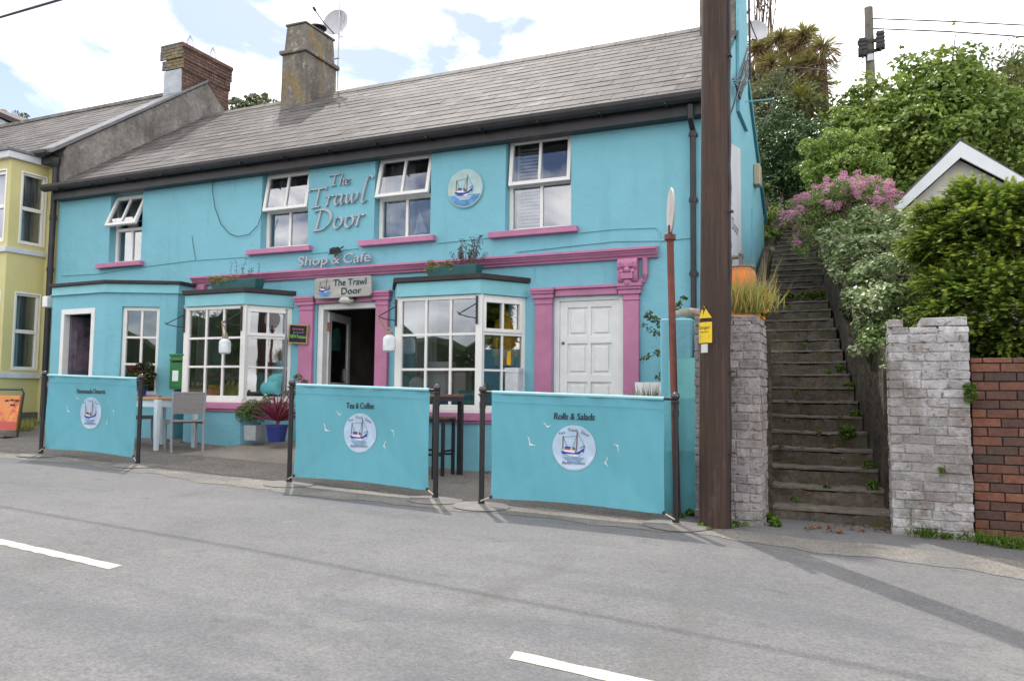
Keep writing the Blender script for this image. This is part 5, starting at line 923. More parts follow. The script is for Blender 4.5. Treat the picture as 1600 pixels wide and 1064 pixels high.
lp = thing('leaning_board', 'pale turquoise boards leaning on the end of the garden wall behind the red post', 'board', (-1.6, -2.52, -1.13)); zz1, zz2, zz3 = F(1060, 561, -2.49).z, F(1060, 623, -2.52).z, F(1060, 705, -2.55).z; xa, xb = F(1044, 600, -2.5).x, F(1086, 600, -2.5).x
b = MB(); b.prism([(xa - .02, -1.16), (xb + .03, -1.16), (xb + .01, zz1 + .015), (xa, zz1 - .01)], -2.492, -2.472); b.build('board', mat('pale_turquoise_board', (.22, .60, .60), .6, [(3, .08)]), lp)
b = MB(); b.prism([(xa - .03, -1.16), (xb + .035, -1.16), (xb + .02, zz2 + .01), (xa - .01, zz2)], -2.522, -2.502); b.build('lower_board', mat('mid_turquoise_board', (.17, .48, .53), .65, [(2, .1)], stain=[(3, .56, (.12, .36, .40), .5, (1, 1, .5))]), lp)
b = MB(); b.prism([(xa - .035, -1.16), (xb + .04, -1.16), (xb + .03, zz3 + .01), (xa - .02, zz3)], -2.552, -2.532); b.build('lower_board', mat('dull_turquoise_board', (.13, .40, .45), .7, [(2, .1)], stain=[(3, .54, (.10, .28, .30), .6, (1, 1, .5))]), lp)
b = MB(); P = []
a, c = F(1058, 490, -2.2), F(1100, 483, -1.6)
b.tube([(a.x - .06, a.y, a.z), (a.x + .1, a.y + .05, a.z + .01), ((a.x + c.x) / 2, (a.y + c.y) / 2, a.z + .02), (c.x, c.y, a.z + .03), (c.x + .3, c.y + .2, a.z + .03)], [.02, .05, .065, .07, .06], 9); tag(b.build('driftwood', mat('driftwood', (.33, .29, .24), .85, [(6, .2)], (16, .7, .01), stain=[(9, .58, (.16, .13, .10), .7, (4, 1, 1))]), smooth=True), 'grey driftwood log lying on top of the turquoise garden wall', 'driftwood')
q = F(1010, 640, -1.2); wx0, wx1, wz = F(991, 600, -.75).x, F(1049, 600, -.75).x, F(1010, 597, -.72).z; b = MB(T(wx0, -.75, -1.1) @ RX(-.03)); b.box(0, wx1 - wx0, 0, .02, 0, wz + 1.1); tag(b.build('white_board', mat('white_board', (.76, .76, .74), .6, (4, .03))), 'white board leaning beside the white door behind the barrier', 'board')
gc = thing('gas_cylinder', 'rusty orange gas cylinder standing in the grass above the left pier', 'gas cylinder', (-1.15, -1.35, .6)); q = F(1158, 470, -1.5); q2 = F(1158, 418, -1.5); h = q2.z - q.z; r = .155; ox = F(1158, 440, -1.5).x
b = MB(); b.lathe([(r * .9, -.25), (r, -.2), (r, h * .62), (r * .93, h * .82), (r * .7, h * .96), (r * .3, h * 1.02)], (ox, -1.5, q.z), 24); b.build('body', mat('orange_cylinder_paint', (.62, .19, .03), .55, [(5, .12)], (30, .2, .004), stain=[(7, .6, (.32, .15, .07), .6, (1, 1, .6))]), gc, True)
b = MB(); b.tube([(ox, -1.5, q.z + h), (ox, -1.5, q.z + h + .11)], .022, 8); b.tube([(ox - .09, -1.5, q.z + h + .11), (ox + .03, -1.5, q.z + h + .11)], .02, 8); b.ball((ox + .0, -1.5, q.z + h + .14), .028, 8); b.tube([(ox + .06, -1.45, q.z + h * .9), (ox + .1, -1.45, q.z + h * 1.05), (ox + .05, -1.45, q.z + h * 1.1)], .015, 6)
b.tube([(ox + .14 * math.cos(t * .5 + 3.4), -1.5 + .14 * math.sin(t * .5 + 3.4), q.z + h * (.98 + .0 * t)) for t in range(8)], .012, 5); b.build('valve', mat('dull_steel', (.13, .125, .12), .5, (9, .2), metal=.5), gc, True)

# ================================================================== HILLSIDE
def sm(a, b_, x): t = min(1, max(0, (x - a) / (b_ - a))); return t * t * (3 - 2 * t)
def zhill(x, y):
    bank = zs(y) + .62 if y > 0 else .3 + (zs(0) + .62 - .3) * (y + 2.2) / 2.2
    gard = .15 + .19 * (y + 2.2); r = bank + (gard - bank) * sm(.6, 1.7, x) * (1 - sm(9, 14, y)); far = 6.6 + .04 * max(0, y - 15)
    return min(r, far) if y < 40 else far
b = MB(); ys = [-2.14 + .34 * i for i in range(50)] + [16, 18, 21, 25, 30, 40, 60, 120, 300]; rows = 0
for y in ys:
    c = sc(min(y, 10)); hw = .5 if y < 10 else .5
    L_ = [(-200, 2), (-60, 2), (-30, 2), (-15, 2), (-5, 2), (-1.56, 2), (-1.52, 1), (c - hw - .06, 1), (c - hw - .05, 0), (c + hw + .04, 0), (c + hw + .06, 3), (c + hw + .4, 3), (.62, 3), (.8, 3), (1.0, 3), (1.2, 3), (1.5, 3), (1.8, 3), (2.5, 3), (4, 3), (8, 3), (20, 3), (60, 3), (200, 3)]
    for x, k in L_:
        if k == 2: z = -1.5 if y < 7.0 else zs(min(y, 16)) + .1 - .03 * min(25, abs(x + 1.5))
        elif k == 1: z = max(.5, zs(y) - .05) if y < 12 else zs(min(y, 16))
        elif k == 0: z = zs(y) - .4 if y < 10 else zs(min(y, 16))
        else: z = zhill(x, y)
        b.v.append((x, y, min(z, 6.6 + .04 * max(0, y - 15)) + random.uniform(-.03, .03)))
    rows = len(L_)
for i in range(len(ys) - 1):
    for k in range(rows - 1): b.f.append((i * rows + k, i * rows + k + 1, (i + 1) * rows + k + 1, (i + 1) * rows + k)); b.m.append(0); b.t.append(.5)
tag(b.build('hillside', mat('earth_and_grass', (.05, .052, .022), .95, [(2, .25), (15, .3)], (10, .9, .05)), smooth=True), kind='structure')

# ================================================================== PLANTS
SYC = LEAF('sycamore_leaf', [(.06, .105, .02), (.145, .22, .04), (.23, .32, .065), (.44, .52, .14)], .42, .35)
DKG = LEAF('dark_glossy_leaf', [(.032, .066, .024), (.066, .13, .042), (.14, .21, .08)], .32, .2)
LTG = LEAF('light_green_leaf', [(.11, .18, .035), (.22, .32, .06), (.40, .50, .15)], .42, .35)
YEW = LEAF('yew_leaf', [(.026, .06, .012), (.09, .155, .022), (.235, .32, .045), (.50, .54, .09)], .5, .3)
IVY = LEAF('ivy_leaf', [(.09, .14, .04), (.19, .27, .09), (.34, .42, .20), (.72, .75, .56)], .30, .2)  # lightest stop: whitish leaves, plus sun sparkle put into the colour
VALL = LEAF('valerian_leaf', [(.11, .18, .05), (.21, .30, .08), (.36, .43, .18)], .5, .3)
VALF = LEAF('valerian_flower', [(.50, .20, .33), (.66, .33, .48), (.80, .50, .63)], .7, .35)
OLV = LEAF('olive_leaf', [(.07, .09, .04), (.13, .16, .075), (.23, .25, .13)], .5, .3)
BRN = LEAF('dry_strap_leaf', [(.20, .135, .065), (.32, .23, .11), (.28, .27, .08), (.46, .38, .20)], .7, .25)
HEDG = LEAF('hillside_leaf', [(.05, .08, .02), (.11, .16, .035), (.21, .22, .06), (.28, .17, .09)], .5, .3)
GRS = LEAF('grass_blade', [(.13, .16, .03), (.24, .29, .05), (.42, .36, .12), (.42, .24, .10)], .6, .35)
WEED = LEAF('weed_leaf', [(.045, .09, .01), (.10, .18, .02), (.17, .26, .03)], .5, .3)
LITT = LEAF('dead_leaf', [(.12, .06, .03), (.24, .12, .06), (.33, .20, .10)], .8, .1)
def cl_px(spec):                                           # rows of (u, v, Y, radius in metres): clump centres standing at depth Y
    return np.array([[*F(u, v, Y), r] for u, v, Y, r in spec])
def scatter(spec, n, spread):                              # thicken a set of clumps with smaller ones round them
    c = cl_px(spec); k = RNG.choice(len(c), n, p=c[:, 3] ** 2 / np.sum(c[:, 3] ** 2)); d = unit(n) * (RNG.random((n, 1)) ** .4)
    return np.concatenate([c[k, :3] + d * c[k, 3:4] * spread, c[k, 3:4] * RNG.uniform(.25, .5, (n, 1))], 1)
syc = [(1300, 205, 11, .7), (1325, 175, 11, .6), (1355, 190, 10.5, .8), (1395, 155, 11, .7), (1420, 195, 10.5, 1.0), (1440, 140, 11, .7), (1475, 125, 11, .75), (1500, 150, 11, .8), (1525, 155, 11.2, .7), (1540, 180, 11.2, .7), (1480, 200, 10.5, 1.1), (1420, 245, 10, 1.1), (1360, 235, 10, .9), (1320, 235, 10, .7), (1470, 250, 10, 1.1), (1530, 220, 10.5, 1.0), (1410, 295, 9.5, .9), (1560, 250, 10.5, .9), (1595, 285, 10.5, 1.0), (1330, 115, 11, .26), (1320, 138, 11, .3), (1490, 55, 11, .2), (1497, 40, 11, .14), (1405, 92, 11, .26), (1415, 115, 11, .35), (1440, 82, 11, .28), (1460, 95, 11, .32), (1530, 100, 11, .2), (1370, 140, 11, .3)]
cl = scatter(syc, 560, 1.15); base = F(1440, 330, 10.8); q = F(1493, 55, 11)
bush('sycamore_tree', 'large leafy sycamore rising behind the white gabled house', 'tree', cl, 46000, .125, .11, SYC, [[(base.x, 10.8, 3.5), (base.x + .1, 10.8, 5.0), (base.x - .1, 10.9, 6.4)], [(base.x, 10.8, 4.8), (base.x + .6, 10.9, 6.0), (q.x - .2, 11, 7.2), (q.x, 11, q.z)], [(base.x, 10.8, 4.6), (base.x - .9, 10.8, 5.8), (base.x - 1.3, 10.9, 6.8)]])
rh = [(1520, 190, 14, 1.2), (1560, 170, 14, 1.2), (1590, 155, 14, 1.2), (1610, 200, 13.5, 1.4), (1570, 220, 13.5, 1.3), (1640, 160, 14, 1.5)]
bush('hillside_bush', 'reddish green bush on the hillside at the right edge under the palm', 'shrub', scatter(rh, 160, 1.0), 9000, .12, .08, HEDG)
dk = [(1200, 215, 9, .6), (1230, 205, 9, .6), (1260, 225, 9, .6), (1205, 250, 8.8, .6), (1240, 245, 8.6, .7), (1195, 285, 8.6, .6), (1225, 285, 8.4, .6), (1250, 270, 8.4, .5), (1215, 320, 8.6, .5)]
bush('glossy_shrub', 'dark glossy evergreen shrub at the top of the steps', 'shrub', scatter(dk, 150, 1.0), 15000, .085, .05, DKG)
lt = [(1275, 255, 6.5, .42), (1300, 240, 6.6, .42), (1330, 235, 6.6, .42), (1360, 260, 6.4, .38), (1290, 285, 6.3, .4), (1325, 270, 6.2, .45), (1270, 290, 6.3, .3)]
bush('light_green_shrub', 'light green leafy shrub directly above the pink valerian', 'shrub', scatter(lt, 110, 1.0), 12000, .065, .045, LTG)
ov = [(1185, 165, 11, .7), (1210, 160, 11, .8), (1240, 170, 10.8, .7), (1265, 190, 10.8, .6), (1190, 195, 10.6, .7)]
bush('grey_green_bush', 'soft grey-green bush between the palms and the glossy shrub', 'shrub', scatter(ov, 120, 1.0), 9000, .11, .04, OLV)
# pink valerian spilling over the wall
vl = [(1250, 340, 2.9, .26), (1275, 320, 3.0, .28), (1300, 315, 3.0, .30), (1335, 310, 3.0, .32), (1365, 310, 3.0, .30), (1385, 315, 3.0, .22), (1265, 360, 2.7, .26), (1290, 345, 2.8, .28), (1320, 340, 2.9, .26), (1245, 385, 2.7, .16), (1260, 395, 2.6, .18)]
cl = scatter(vl, 120, 1.0); va = bush('pink_valerian', 'mass of pink valerian flowers spilling over the wall beside the steps', 'flowering plant', cl, 11000, .05, .02, VALL)
fs_ = [(1237, 338), (1230, 345), (1243, 325), (1250, 312), (1262, 306), (1278, 292), (1290, 300), (1300, 287), (1315, 282), (1330, 277), (1335, 290), (1350, 280), (1365, 285), (1378, 290), (1390, 295), (1400, 300), (1372, 305), (1360, 318), (1385, 310), (1340, 302), (1320, 300), (1288, 318), (1300, 325), (1318, 318), (1246, 362), (1244, 375), (1358, 327), (1228, 336), (1256, 330), (1345, 292)]
C = []
for (u, v) in fs_:
    for _ in range(5): p = F(u + random.gauss(0, 6), v + random.gauss(0, 5), random.uniform(2.5, 2.9)); C.append((*p, random.uniform(.035, .065)))
C = np.array(C); P, N, t = clump_leaves(C, 6500, .4); leaf_obj('flower_heads', P, N, .022, .017, VALF, va, t)
# pale ivy bank
iv = [(1310, 375, 1.4, .28), (1345, 365, 1.6, .32), (1385, 360, 1.8, .35), (1420, 375, 1.4, .35), (1325, 410, .9, .30), (1365, 405, .9, .36), (1405, 415, .8, .36), (1440, 425, .6, .34), (1340, 450, .2, .30), (1380, 455, 0, .36), (1420, 460, 0, .34), (1460, 455, 0, .28), (1355, 490, -.6, .26), (1385, 500, -.8, .30), (1420, 485, -.7, .30), (1455, 480, -.5, .26), (1370, 530, -1.2, .20), (1385, 560, -1.5, .18), (1380, 590, -1.75, .10)]
bush('ivy_bank', 'bank of pale glossy ivy tumbling down to the right pier', 'plant', scatter(iv, 260, 1.05), 26000, .05, .042, IVY, up=.7)
b_ = [(1300, 400, 1.8, .14), (1318, 440, .9, .12), (1330, 480, .4, .12), (1345, 520, -.2, .10), (1352, 560, -.9, .08), (1360, 600, -1.2, .07)]
bush('trailing_weeds', 'thin trailing weeds hanging on the dark retaining wall', 'plant', scatter(b_, 40, 1.2), 2200, .05, .03, OLV)
# yew-like conifer: layered sprays
def fronds(name, lab, cat, centre, rad, n, L, m, seed_dir=(0, -1, .1), leaf=(.07, .016), group=None, pairs=9):
    root = thing(name, lab, cat, (centre[0], centre[1], centre[2] - rad[2] - .3), 0, group); d = unit(n); d[:, 1] = -np.abs(d[:, 1]) * .9 + .25 * RNG.random(n); d /= np.linalg.norm(d, axis=1, keepdims=True)
    lump = 1 + .20 * np.sin(d[:, 0] * 7 + 1) * np.cos(d[:, 2] * 10) ; s = (.32 + .68 * RNG.random(n) ** .55)[:, None] * lump[:, None]; o = np.array(centre) + d * s * np.array(rad); dirs = d * np.array([1, 1, .25]) + RNG.normal(size=(n, 3)) * .35 + np.array([0, 0, .12]); dirs /= np.linalg.norm(dirs, axis=1, keepdims=True)
    side = np.cross(dirs, np.array([0, 0, 1.0])); side /= np.linalg.norm(side, axis=1, keepdims=True) + 1e-9; upv = np.cross(side, dirs); Ps, Ns, As, ts, Ls = [], [], [], [], []
    LL = L * RNG.uniform(.6, 1.3, (n, 1))
    for k in range(pairs):
        f = (k + .5) / pairs; p = o + dirs * LL * f - np.array([0, 0, .18]) * LL * f * f
        for sg_ in (-1, 1):
            a = dirs * .62 + side * sg_ * .8; Ps.append(p + a * leaf[0] * .45 * (1.15 - f)); Ns.append(upv + RNG.normal(size=(n, 3)) * .25); As.append(a); ts.append(np.clip((f ** 1.3) * .72 * s[:, 0] ** 2 + RNG.random(n) * .35 - .03, 0, 1)); Ls.append(np.full(n, leaf[0] * (1.25 - .6 * f)))
    P = np.concatenate(Ps); N = np.concatenate(Ns); N /= np.linalg.norm(N, axis=1, keepdims=True); leaf_obj('foliage', P, N, np.concatenate(Ls), leaf[1], m, root, np.concatenate(ts), axis=np.concatenate(As))
    b = MB(); b.tube([(centre[0], centre[1] + .1, centre[2] - rad[2] - .3), (centre[0] + .05, centre[1], centre[2]), (centre[0], centre[1], centre[2] + rad[2] * .7)], [.07, .05, .015], 7)
    for k in range(16): q = o[RNG.integers(n)]; b.tube([(centre[0], centre[1], float(q[2]) - .15), tuple(q)], [.02, .006], 5)
    b.build('trunk', BARK, root); return root
c = F(1560, 383, -.7); fronds('conifer_shrub', 'large feathery yellow-green conifer shrub behind the red brick wall', 'shrub', (c.x, -.7, c.z), (.80, .70, .57), 6500, .17, YEW, leaf=(.055, .013))
c = F(1560, 490, -1.2); fronds('conifer_shrub', 'lower feathery conifer growing over the top of the red brick wall', 'shrub', (c.x, -1.25, c.z), (.72, .6, .50), 3400, .15, YEW, leaf=(.05, .012))
# cordylines
def cordyline(lab, pts, base, n=120, L=.62, m=None, group='cordyline palms on the hillside'):
    root = thing('cordyline_palm', lab, 'palm', base, 0, group); b = MB(); Ps, Ns, As, Ts = [], [], [], []
    for p in pts:
        p = np.array(p); b.tube([base, ((base[0] + p[0]) / 2 + .1, base[1], (base[2] + p[2]) / 2), tuple(p)], [.12, .09, .07], 7)
        d = unit(n); d[:, 2] = d[:, 2] * .9 - .05; d /= np.linalg.norm(d, axis=1, keepdims=True); dead = d[:, 2] < -.05
        for f, w in ((.3, 1), (.75, .8)):
            q = p + d * L * f - np.array([0, 0, 1.0]) * (L * .42 * f * f); a = d - np.array([0, 0, .5]) * f; Ps.append(q); As.append(a); nn = np.cross(a, unit(n)); Ns.append(nn / (np.linalg.norm(nn, axis=1, keepdims=True) + 1e-9)); Ts.append(np.where(dead, RNG.random(n) * .4, .5 + .35 * RNG.random(n)))
    leaf_obj('leaves', np.concatenate(Ps), np.concatenate(Ns), L * .62, .032, m or BRN, root, np.concatenate(Ts), axis=np.concatenate(As)); b.build('trunk', BARK, root); return root
pts = [tuple(F(u, v, Y)) for u, v, Y in ((1255, 55, 12), (1245, 75, 12.2), (1220, 60, 12.4), (1235, 105, 12), (1260, 100, 11.8), (1205, 100, 12.2), (1185, 75, 12.5), (1215, 130, 12), (1250, 135, 11.8), (1180, 120, 12.3), (1275, 130, 11.7), (1195, 140, 12))]
cordyline('clump of cordyline palms with brown dead skirts left of the utility pole', pts, (*F(1228, 190, 12)[:2], 5.2), 330, .52)
cordyline('single cordyline with a drooping brown head right of the palm clump', [tuple(F(1286, 72, 11.6)), tuple(F(1282, 95, 11.6))], (*F(1282, 170, 11.6)[:2], 5.2), 150, .55)
GCO = LEAF('green_strap_leaf', [(.12, .08, .03), (.06, .09, .02), (.13, .17, .04)], .5, .25)
cordyline('green cordyline palm on the skyline at the right edge', [tuple(F(1582, 102, 15)), tuple(F(1597, 108, 15))], (*F(1585, 150, 15)[:2], 5.8), 150, .62, GCO)
cordyline('small golden strap-leaved palm in front of the palm clump', [tuple(F(1250, 148, 10.6)), tuple(F(1262, 160, 10.5))], (*F(1250, 190, 10.6)[:2], 5.0), 120, .55, LEAF('golden_strap', [(.20, .15, .03), (.16, .17, .03), (.30, .26, .05)], .5, .3))
b = MB(); base = F(1190, 120, 13)
for k in range(16):
    u = random.uniform(1168, 1216); e = F(u, random.uniform(-40, 20), 13); mid = ((base.x + e.x) / 2 + random.uniform(-.15, .15) + (e.x - base.x) * .2, 13 + random.uniform(-.2, .2), (base.z + e.z) / 2); b.tube([(base.x, 13, 6), mid, e], [.045, .025, .01], 5)
    for _ in range(3): t = random.uniform(.4, .9); s_ = Vector(mid).lerp(Vector(e), t); b.tube([s_, s_ + Vector((random.uniform(-.3, .3), random.uniform(-.2, .2), random.uniform(.3, .7)))], [.012, .005], 4)
tr = thing('bare_tree', 'bare twiggy branches against the sky beside the cafe gable', 'tree', (base.x, 13, 6)); b.build('branches', mat('twig', (.13, .09, .075), .9), tr)
for lab, sp, n in (('treetop showing above the slate roof between the chimneys', [(362, 168, 16, .35), (380, 164, 16, .35), (398, 162, 16, .35), (416, 162, 16, .35), (434, 164, 16, .35), (400, 185, 16, 1.0)], 5000), ('distant treetop above the far left roof', [(30, 188, 26, .5), (20, 195, 26, .5)], 900)):
    bush('distant_tree', lab, 'tree', scatter(sp, 40, 1.1), n, .16, .12, OLV)
lf = [(1196, 318, 7.6, .2), (1200, 345, 7.4, .25), (1205, 365, 7.2, .2), (1190, 300, 8, .2)]
bush('yellowish_creeper', 'yellowish creeper behind the low end of the turquoise gable wall', 'plant', scatter(lf, 30, 1.1), 2200, .06, .045, LTG)

def blades(name, lab, cat, spots, n, h, w, m, lean=.35, parent=None, kind=None):
    k = RNG.integers(len(spots), size=n); S = np.array(spots); base = S[k, :3] + RNG.normal(size=(n, 3)) * np.array([1, 1, 0]) * S[k, 3:4]; hh = h * RNG.uniform(.45, 1.2, n); d = np.stack([RNG.normal(size=n) * lean, RNG.normal(size=n) * lean, np.ones(n)], 1); d /= np.linalg.norm(d, axis=1, keepdims=True)
    nn = np.cross(d, unit(n)); nn /= np.linalg.norm(nn, axis=1, keepdims=True); o = leaf_obj(name, base + d * hh[:, None] * .5, nn, hh, w, m, parent, axis=d)
    return tag(o, lab, cat, None, kind) if not parent else o
gsp = [(*(F(u, v, Y)), .07) for u, v, Y in ((1155, 492, -2.5), (1175, 492, -2.5), (1190, 490, -2.4), (1148, 490, -2.5), (1165, 488, -2.2), (1185, 485, -2.1), (1165, 492, -2.6))]
blades('seeding_grass', 'tall thin straw-coloured grass stems above the left pier', 'grass', gsp, 110, .55, .006, LEAF('grass_stem', [(.34, .27, .10), (.30, .24, .09), (.38, .32, .14)], .7, .3), .32)
blades('grass_clump', 'golden green grass growing out of the top of the left pier', 'grass', gsp, 900, .30, .011, GRS, .3)
fl2 = [(*F(u, v, -2.5), .02) for u, v in ((1192, 497), (1197, 486), (1185, 494), (1180, 492), (1198, 470))]; C = np.array(fl2); P, N, t = clump_leaves(C, 160, .4); tag(leaf_obj('orange_flowers', P, N, .02, .016, mat('orange_petal', (.75, .36, .02), .6), tone=t), 'tiny orange flowers in the grass on the left pier', 'flowers')
q = F(1206, 458, 1.9); pv = thing('purple_flowers', 'small clump of purple flowers at the left of the steps', 'flowering plant', tuple(q)); C = np.array([[q.x + random.gauss(0, .06), q.y, q.z + random.gauss(0, .06), .05] for _ in range(8)]); P, N, t = clump_leaves(C, 400, .4); leaf_obj('leaves', P, N, .04, .02, VALL, pv, t); leaf_obj('petals', P[:150] + [0, -.05, .02], N[:150], .03, .025, mat('purple_petal', (.06, .03, .22), .6), pv, t[:150])
# weeds in the joints
def tuft(lab, spots, n, L, Wd, m=WEED, up=.8, name='weed'): C = np.array(spots); P, N, t = clump_leaves(C, n, up); return tag(leaf_obj(name, P, N, L, Wd, m, tone=t), lab, 'weeds')
gp3 = lambda u, v, r: (*(G(u, v) + Vector((0, 0, r * .4))), r)
blades('weed', 'bright green grassy weeds at the foot of the right pier and red brick wall', 'weeds', [(*G(u, v), .05) for u, v in ((1450, 838), (1465, 836), (1500, 842), (1525, 845), (1480, 840), (1440, 838), (1560, 852), (1590, 856))], 1500, .11, .010, WEED, .6)
blades('weed', 'dry grassy weeds at the foot of the yellow house beside the advertising board', 'weeds', [(*G(u, v), .07) for u, v in ((20, 668), (32, 668), (44, 666), (54, 664), (40, 672), (28, 674))], 700, .16, .012, GRS, .6)
tuft('tiny weeds round the foot of the telegraph pole', [gp3(1095, 824, .03), gp3(1108, 828, .025), gp3(1140, 824, .04), gp3(1150, 822, .04), gp3(1165, 822, .03)], 260, .028, .018)
tuft('round green weeds against the foot of the red brick wall', [gp3(1515, 838, .07), gp3(1527, 836, .08), gp3(1540, 848, .05), gp3(1500, 843, .06), gp3(1575, 855, .05), gp3(1480, 842, .05)], 1400, .030, .024)
tuft('yellow-green weed growing in the joint beside the right pier', [(*F(u, v, -2.53), r) for u, v, r in ((1515, 605, .045), (1517, 618, .05), (1514, 626, .03))], 260, .03, .022)
tuft('small green weed on the face of the right pier', [(*F(1470, 733, -2.52), .022), (*F(1473, 737, -2.52), .018)], 60, .022, .016)
tuft('leafy weeds at the foot of the left pier by the steps', [gp3(1205, 815, .06), gp3(1212, 822, .05), gp3(1200, 800, .06), gp3(1100, 805, .05), gp3(1078, 805, .05), gp3(1060, 808, .04)], 900, .035, .026)
tuft('weeds on the right-hand ends of the lower steps', [(sc(y) + .42 + random.uniform(-.12, .05), y - .02, zs(y) - .02, .06) for y in (-1.8, -1.5, -.9, -.6, .0, .4)] + [(sc(-1) + .3, -1.0, zs(-1.0) + .02, .08)], 1100, .04, .022)
tuft('low weeds scattered along the step edges', [(sc(y) + random.uniform(-.4, .4), y + .05, zs(y) + .0, .035) for y in (-2.1, -1.9, -1.6, -1.3, -1, -.7, -.2, .3, 1, 2.2, 2.6, 3.0, 3.4)], 900, .026, .016)
tuft('weedy growth in the landing between the two flights of steps', [(sc(2.5) + dx, 2.62, zs(2.6) + .03, .07) for dx in (-.3, -.1, .1, .25, .38)], 800, .05, .03)
tuft('mossy weeds at the base of the left bay wall', [(*(G(u, v)), .03) for u, v in ((225, 683), (240, 688), (262, 690), (285, 692), (310, 694), (330, 693), (50, 668), (45, 674), (738, 735), (760, 740))], 700, .028, .018, OLV)
C = [(*(G(random.uniform(1255, 1392), random.uniform(822, 834)) + Vector((0, 0, .006))), .02) for _ in range(60)]; tuft('brown fallen leaves heaped at the bottom of the steps', C, 170, .036, .024, LITT, 2.5, 'leaf_litter')
C = [(sc(y) + random.uniform(-.42, .46), y + .08, zs(y) + .01, .02) for y in [random.uniform(-2.2, 2) for _ in range(40)]]; tuft('dead leaves scattered over the steps', C, 160, .04, .026, LITT, 2.5, 'leaf_litter')
# potted plants
def pot(b, c, r, h, n=24): b.lathe([(r * .72, 0), (r * .95, h * .86), (r * 1.02, h * .87), (r * 1.02, h), (r * .9, h), (r * .88, h * .9), (.01, h * .9)], c, n)
def potted(lab, c, r, h, pm, cl, n, L, Wd, m, square=False):
    root = thing('potted_plant', lab, 'potted plant', c); b = MB()
    if square: b.M = T(*c); b.tbox(-r, r, -r, r, 0, h, -r * .12, -r * .12); b.M = None
    else: pot(b, c, r, h)
    b.build('pot', pm, root, not square, bevel=0 if not square else .008); C = np.array(cl); P, N, t = clump_leaves(C, n, .5); leaf_obj('foliage', P, N, L, Wd, m, root, t); return root
ZPOT = mat('grey_zinc_pot', (.36, .38, .40), .6, [(6, .1)], (20, .2, .004)); BPOT = mat('blue_glazed_pot', (.02, .035, .19), .25, [(5, .15)], spec=.6); TRO = mat('dark_green_trough', (.022, .10, .10), .5, (5, .1))
q = F(398, 688, -.62); potted('grey square pot of bushy green rosemary beside the left bay', (q.x, -.62, q.z), .108, .23, ZPOT, [(q.x + dx, -.62 + dy, q.z + z, r) for dx, dy, z, r in ((-.2, 0, .43, .14), (-.05, -.1, .42, .16), (.1, 0, .45, .16), (-.12, .05, .52, .13), (.2, -.05, .52, .12), (.0, 0, .33, .14), (.22, 0, .62, .08), (-.25, -.03, .36, .1))], 2600, .045, .012, LEAF('rosemary_leaf', [(.04, .07, .018), (.09, .14, .03), (.17, .22, .06)], .5, .2), True)
q = F(432, 690, -.75); pb_ = potted('blue glazed pot with a dark red spiky cordyline in front of the entrance', (q.x, -.75, q.z), .165, .25, BPOT, [(q.x + .05, -.70, q.z + .55, .06), (q.x + .2, -.6, q.z + .82, .05), (q.x + .24, -.6, q.z + .95, .06), (q.x + .05, -.6, q.z + .72, .05), (q.x + .36, -.6, q.z + .88, .05), (q.x + .16, -.6, q.z + .72, .05)], 420, .04, .022, OLV)
n = 90; d = unit(n); d[:, 2] = np.abs(d[:, 2]) + .15; d /= np.linalg.norm(d, axis=1, keepdims=True); nn = np.cross(d, unit(n)); nn /= np.linalg.norm(nn, axis=1, keepdims=True); leaf_obj('spiky_leaves', np.array((q.x, -.75, q.z + .30)) + d * .22, nn, .44, .028, LEAF('red_strap_leaf', [(.10, .012, .03), (.20, .025, .06), (.30, .06, .10)], .5, .25), pb_, axis=d)
b = MB(); [b.tube([(q.x, -.75, q.z + .25), (q.x + dx * .4, -.72, q.z + .5), (q.x + dx, -.62, q.z + z)], [.022, .012, .006], 5) for dx, z in ((-.05, .6), (.2, .85), (.24, .98), (.36, .9), (.05, .72))]; b.build('stem', mat('reddish_stem', (.18, .05, .05), .7), pb_)
M, x0, x1, z0 = PORCHSILL; q = M @ Vector(((x0 + x1) / 2 + .12, -.12, z0)); pr = potted('blue pot of dark red geraniums on the porch window sill', tuple(q), .085, .17, BPOT, [(q.x + dx, q.y - .02 + dy, q.z + z, r) for dx, dy, z, r in ((-.12, 0, .30, .12), (.02, -.05, .26, .14), (.14, 0, .30, .13), (.0, 0, .42, .12), (.12, 0, .44, .10), (-.18, 0, .42, .08), (.1, 0, .18, .1))], 1700, .042, .034, LEAF('geranium_leaf', [(.02, .03, .008), (.05, .06, .015), (.10, .09, .03)], .5, .25))
C = np.array([[q.x + random.gauss(0, .12), q.y - .1, q.z + .38 + random.gauss(0, .07), .025] for _ in range(12)]); P, N, t = clump_leaves(C, 300, .4); leaf_obj('flowers', P, N, .022, .018, mat('dark_red_petal', (.22, .015, .03), .6), pr, t)
q = F(1045, 742, -1.9); potted('blue pot with a leafy shrub between the barrier and the garden wall', (-2.0, -1.9, zg(-2, -1.9) + .12), .13, .28, BPOT, [(-2.0 + random.gauss(0, .06), -1.9, zg(-2, -1.9) + .45 + random.uniform(0, .25), .1) for _ in range(7)], 900, .05, .03, DKG)
q = F(1012, 625, -1.15); rootg = potted('tuft of straw-coloured ornamental grass in front of the white board', (q.x, -1.15, q.z - .75), .15, .5, ZPOT, [(q.x, -1.15, q.z - .2, .05)], 40, .05, .02, GRS)
blades('grass', '', '', [(q.x - .05 + .07 * i, -1.15, q.z - .26, .04) for i in range(3)], 420, .42, .012, LEAF('straw_grass', [(.17, .13, .05), (.24, .18, .06), (.11, .15, .03)], .6, .3), .35, rootg)
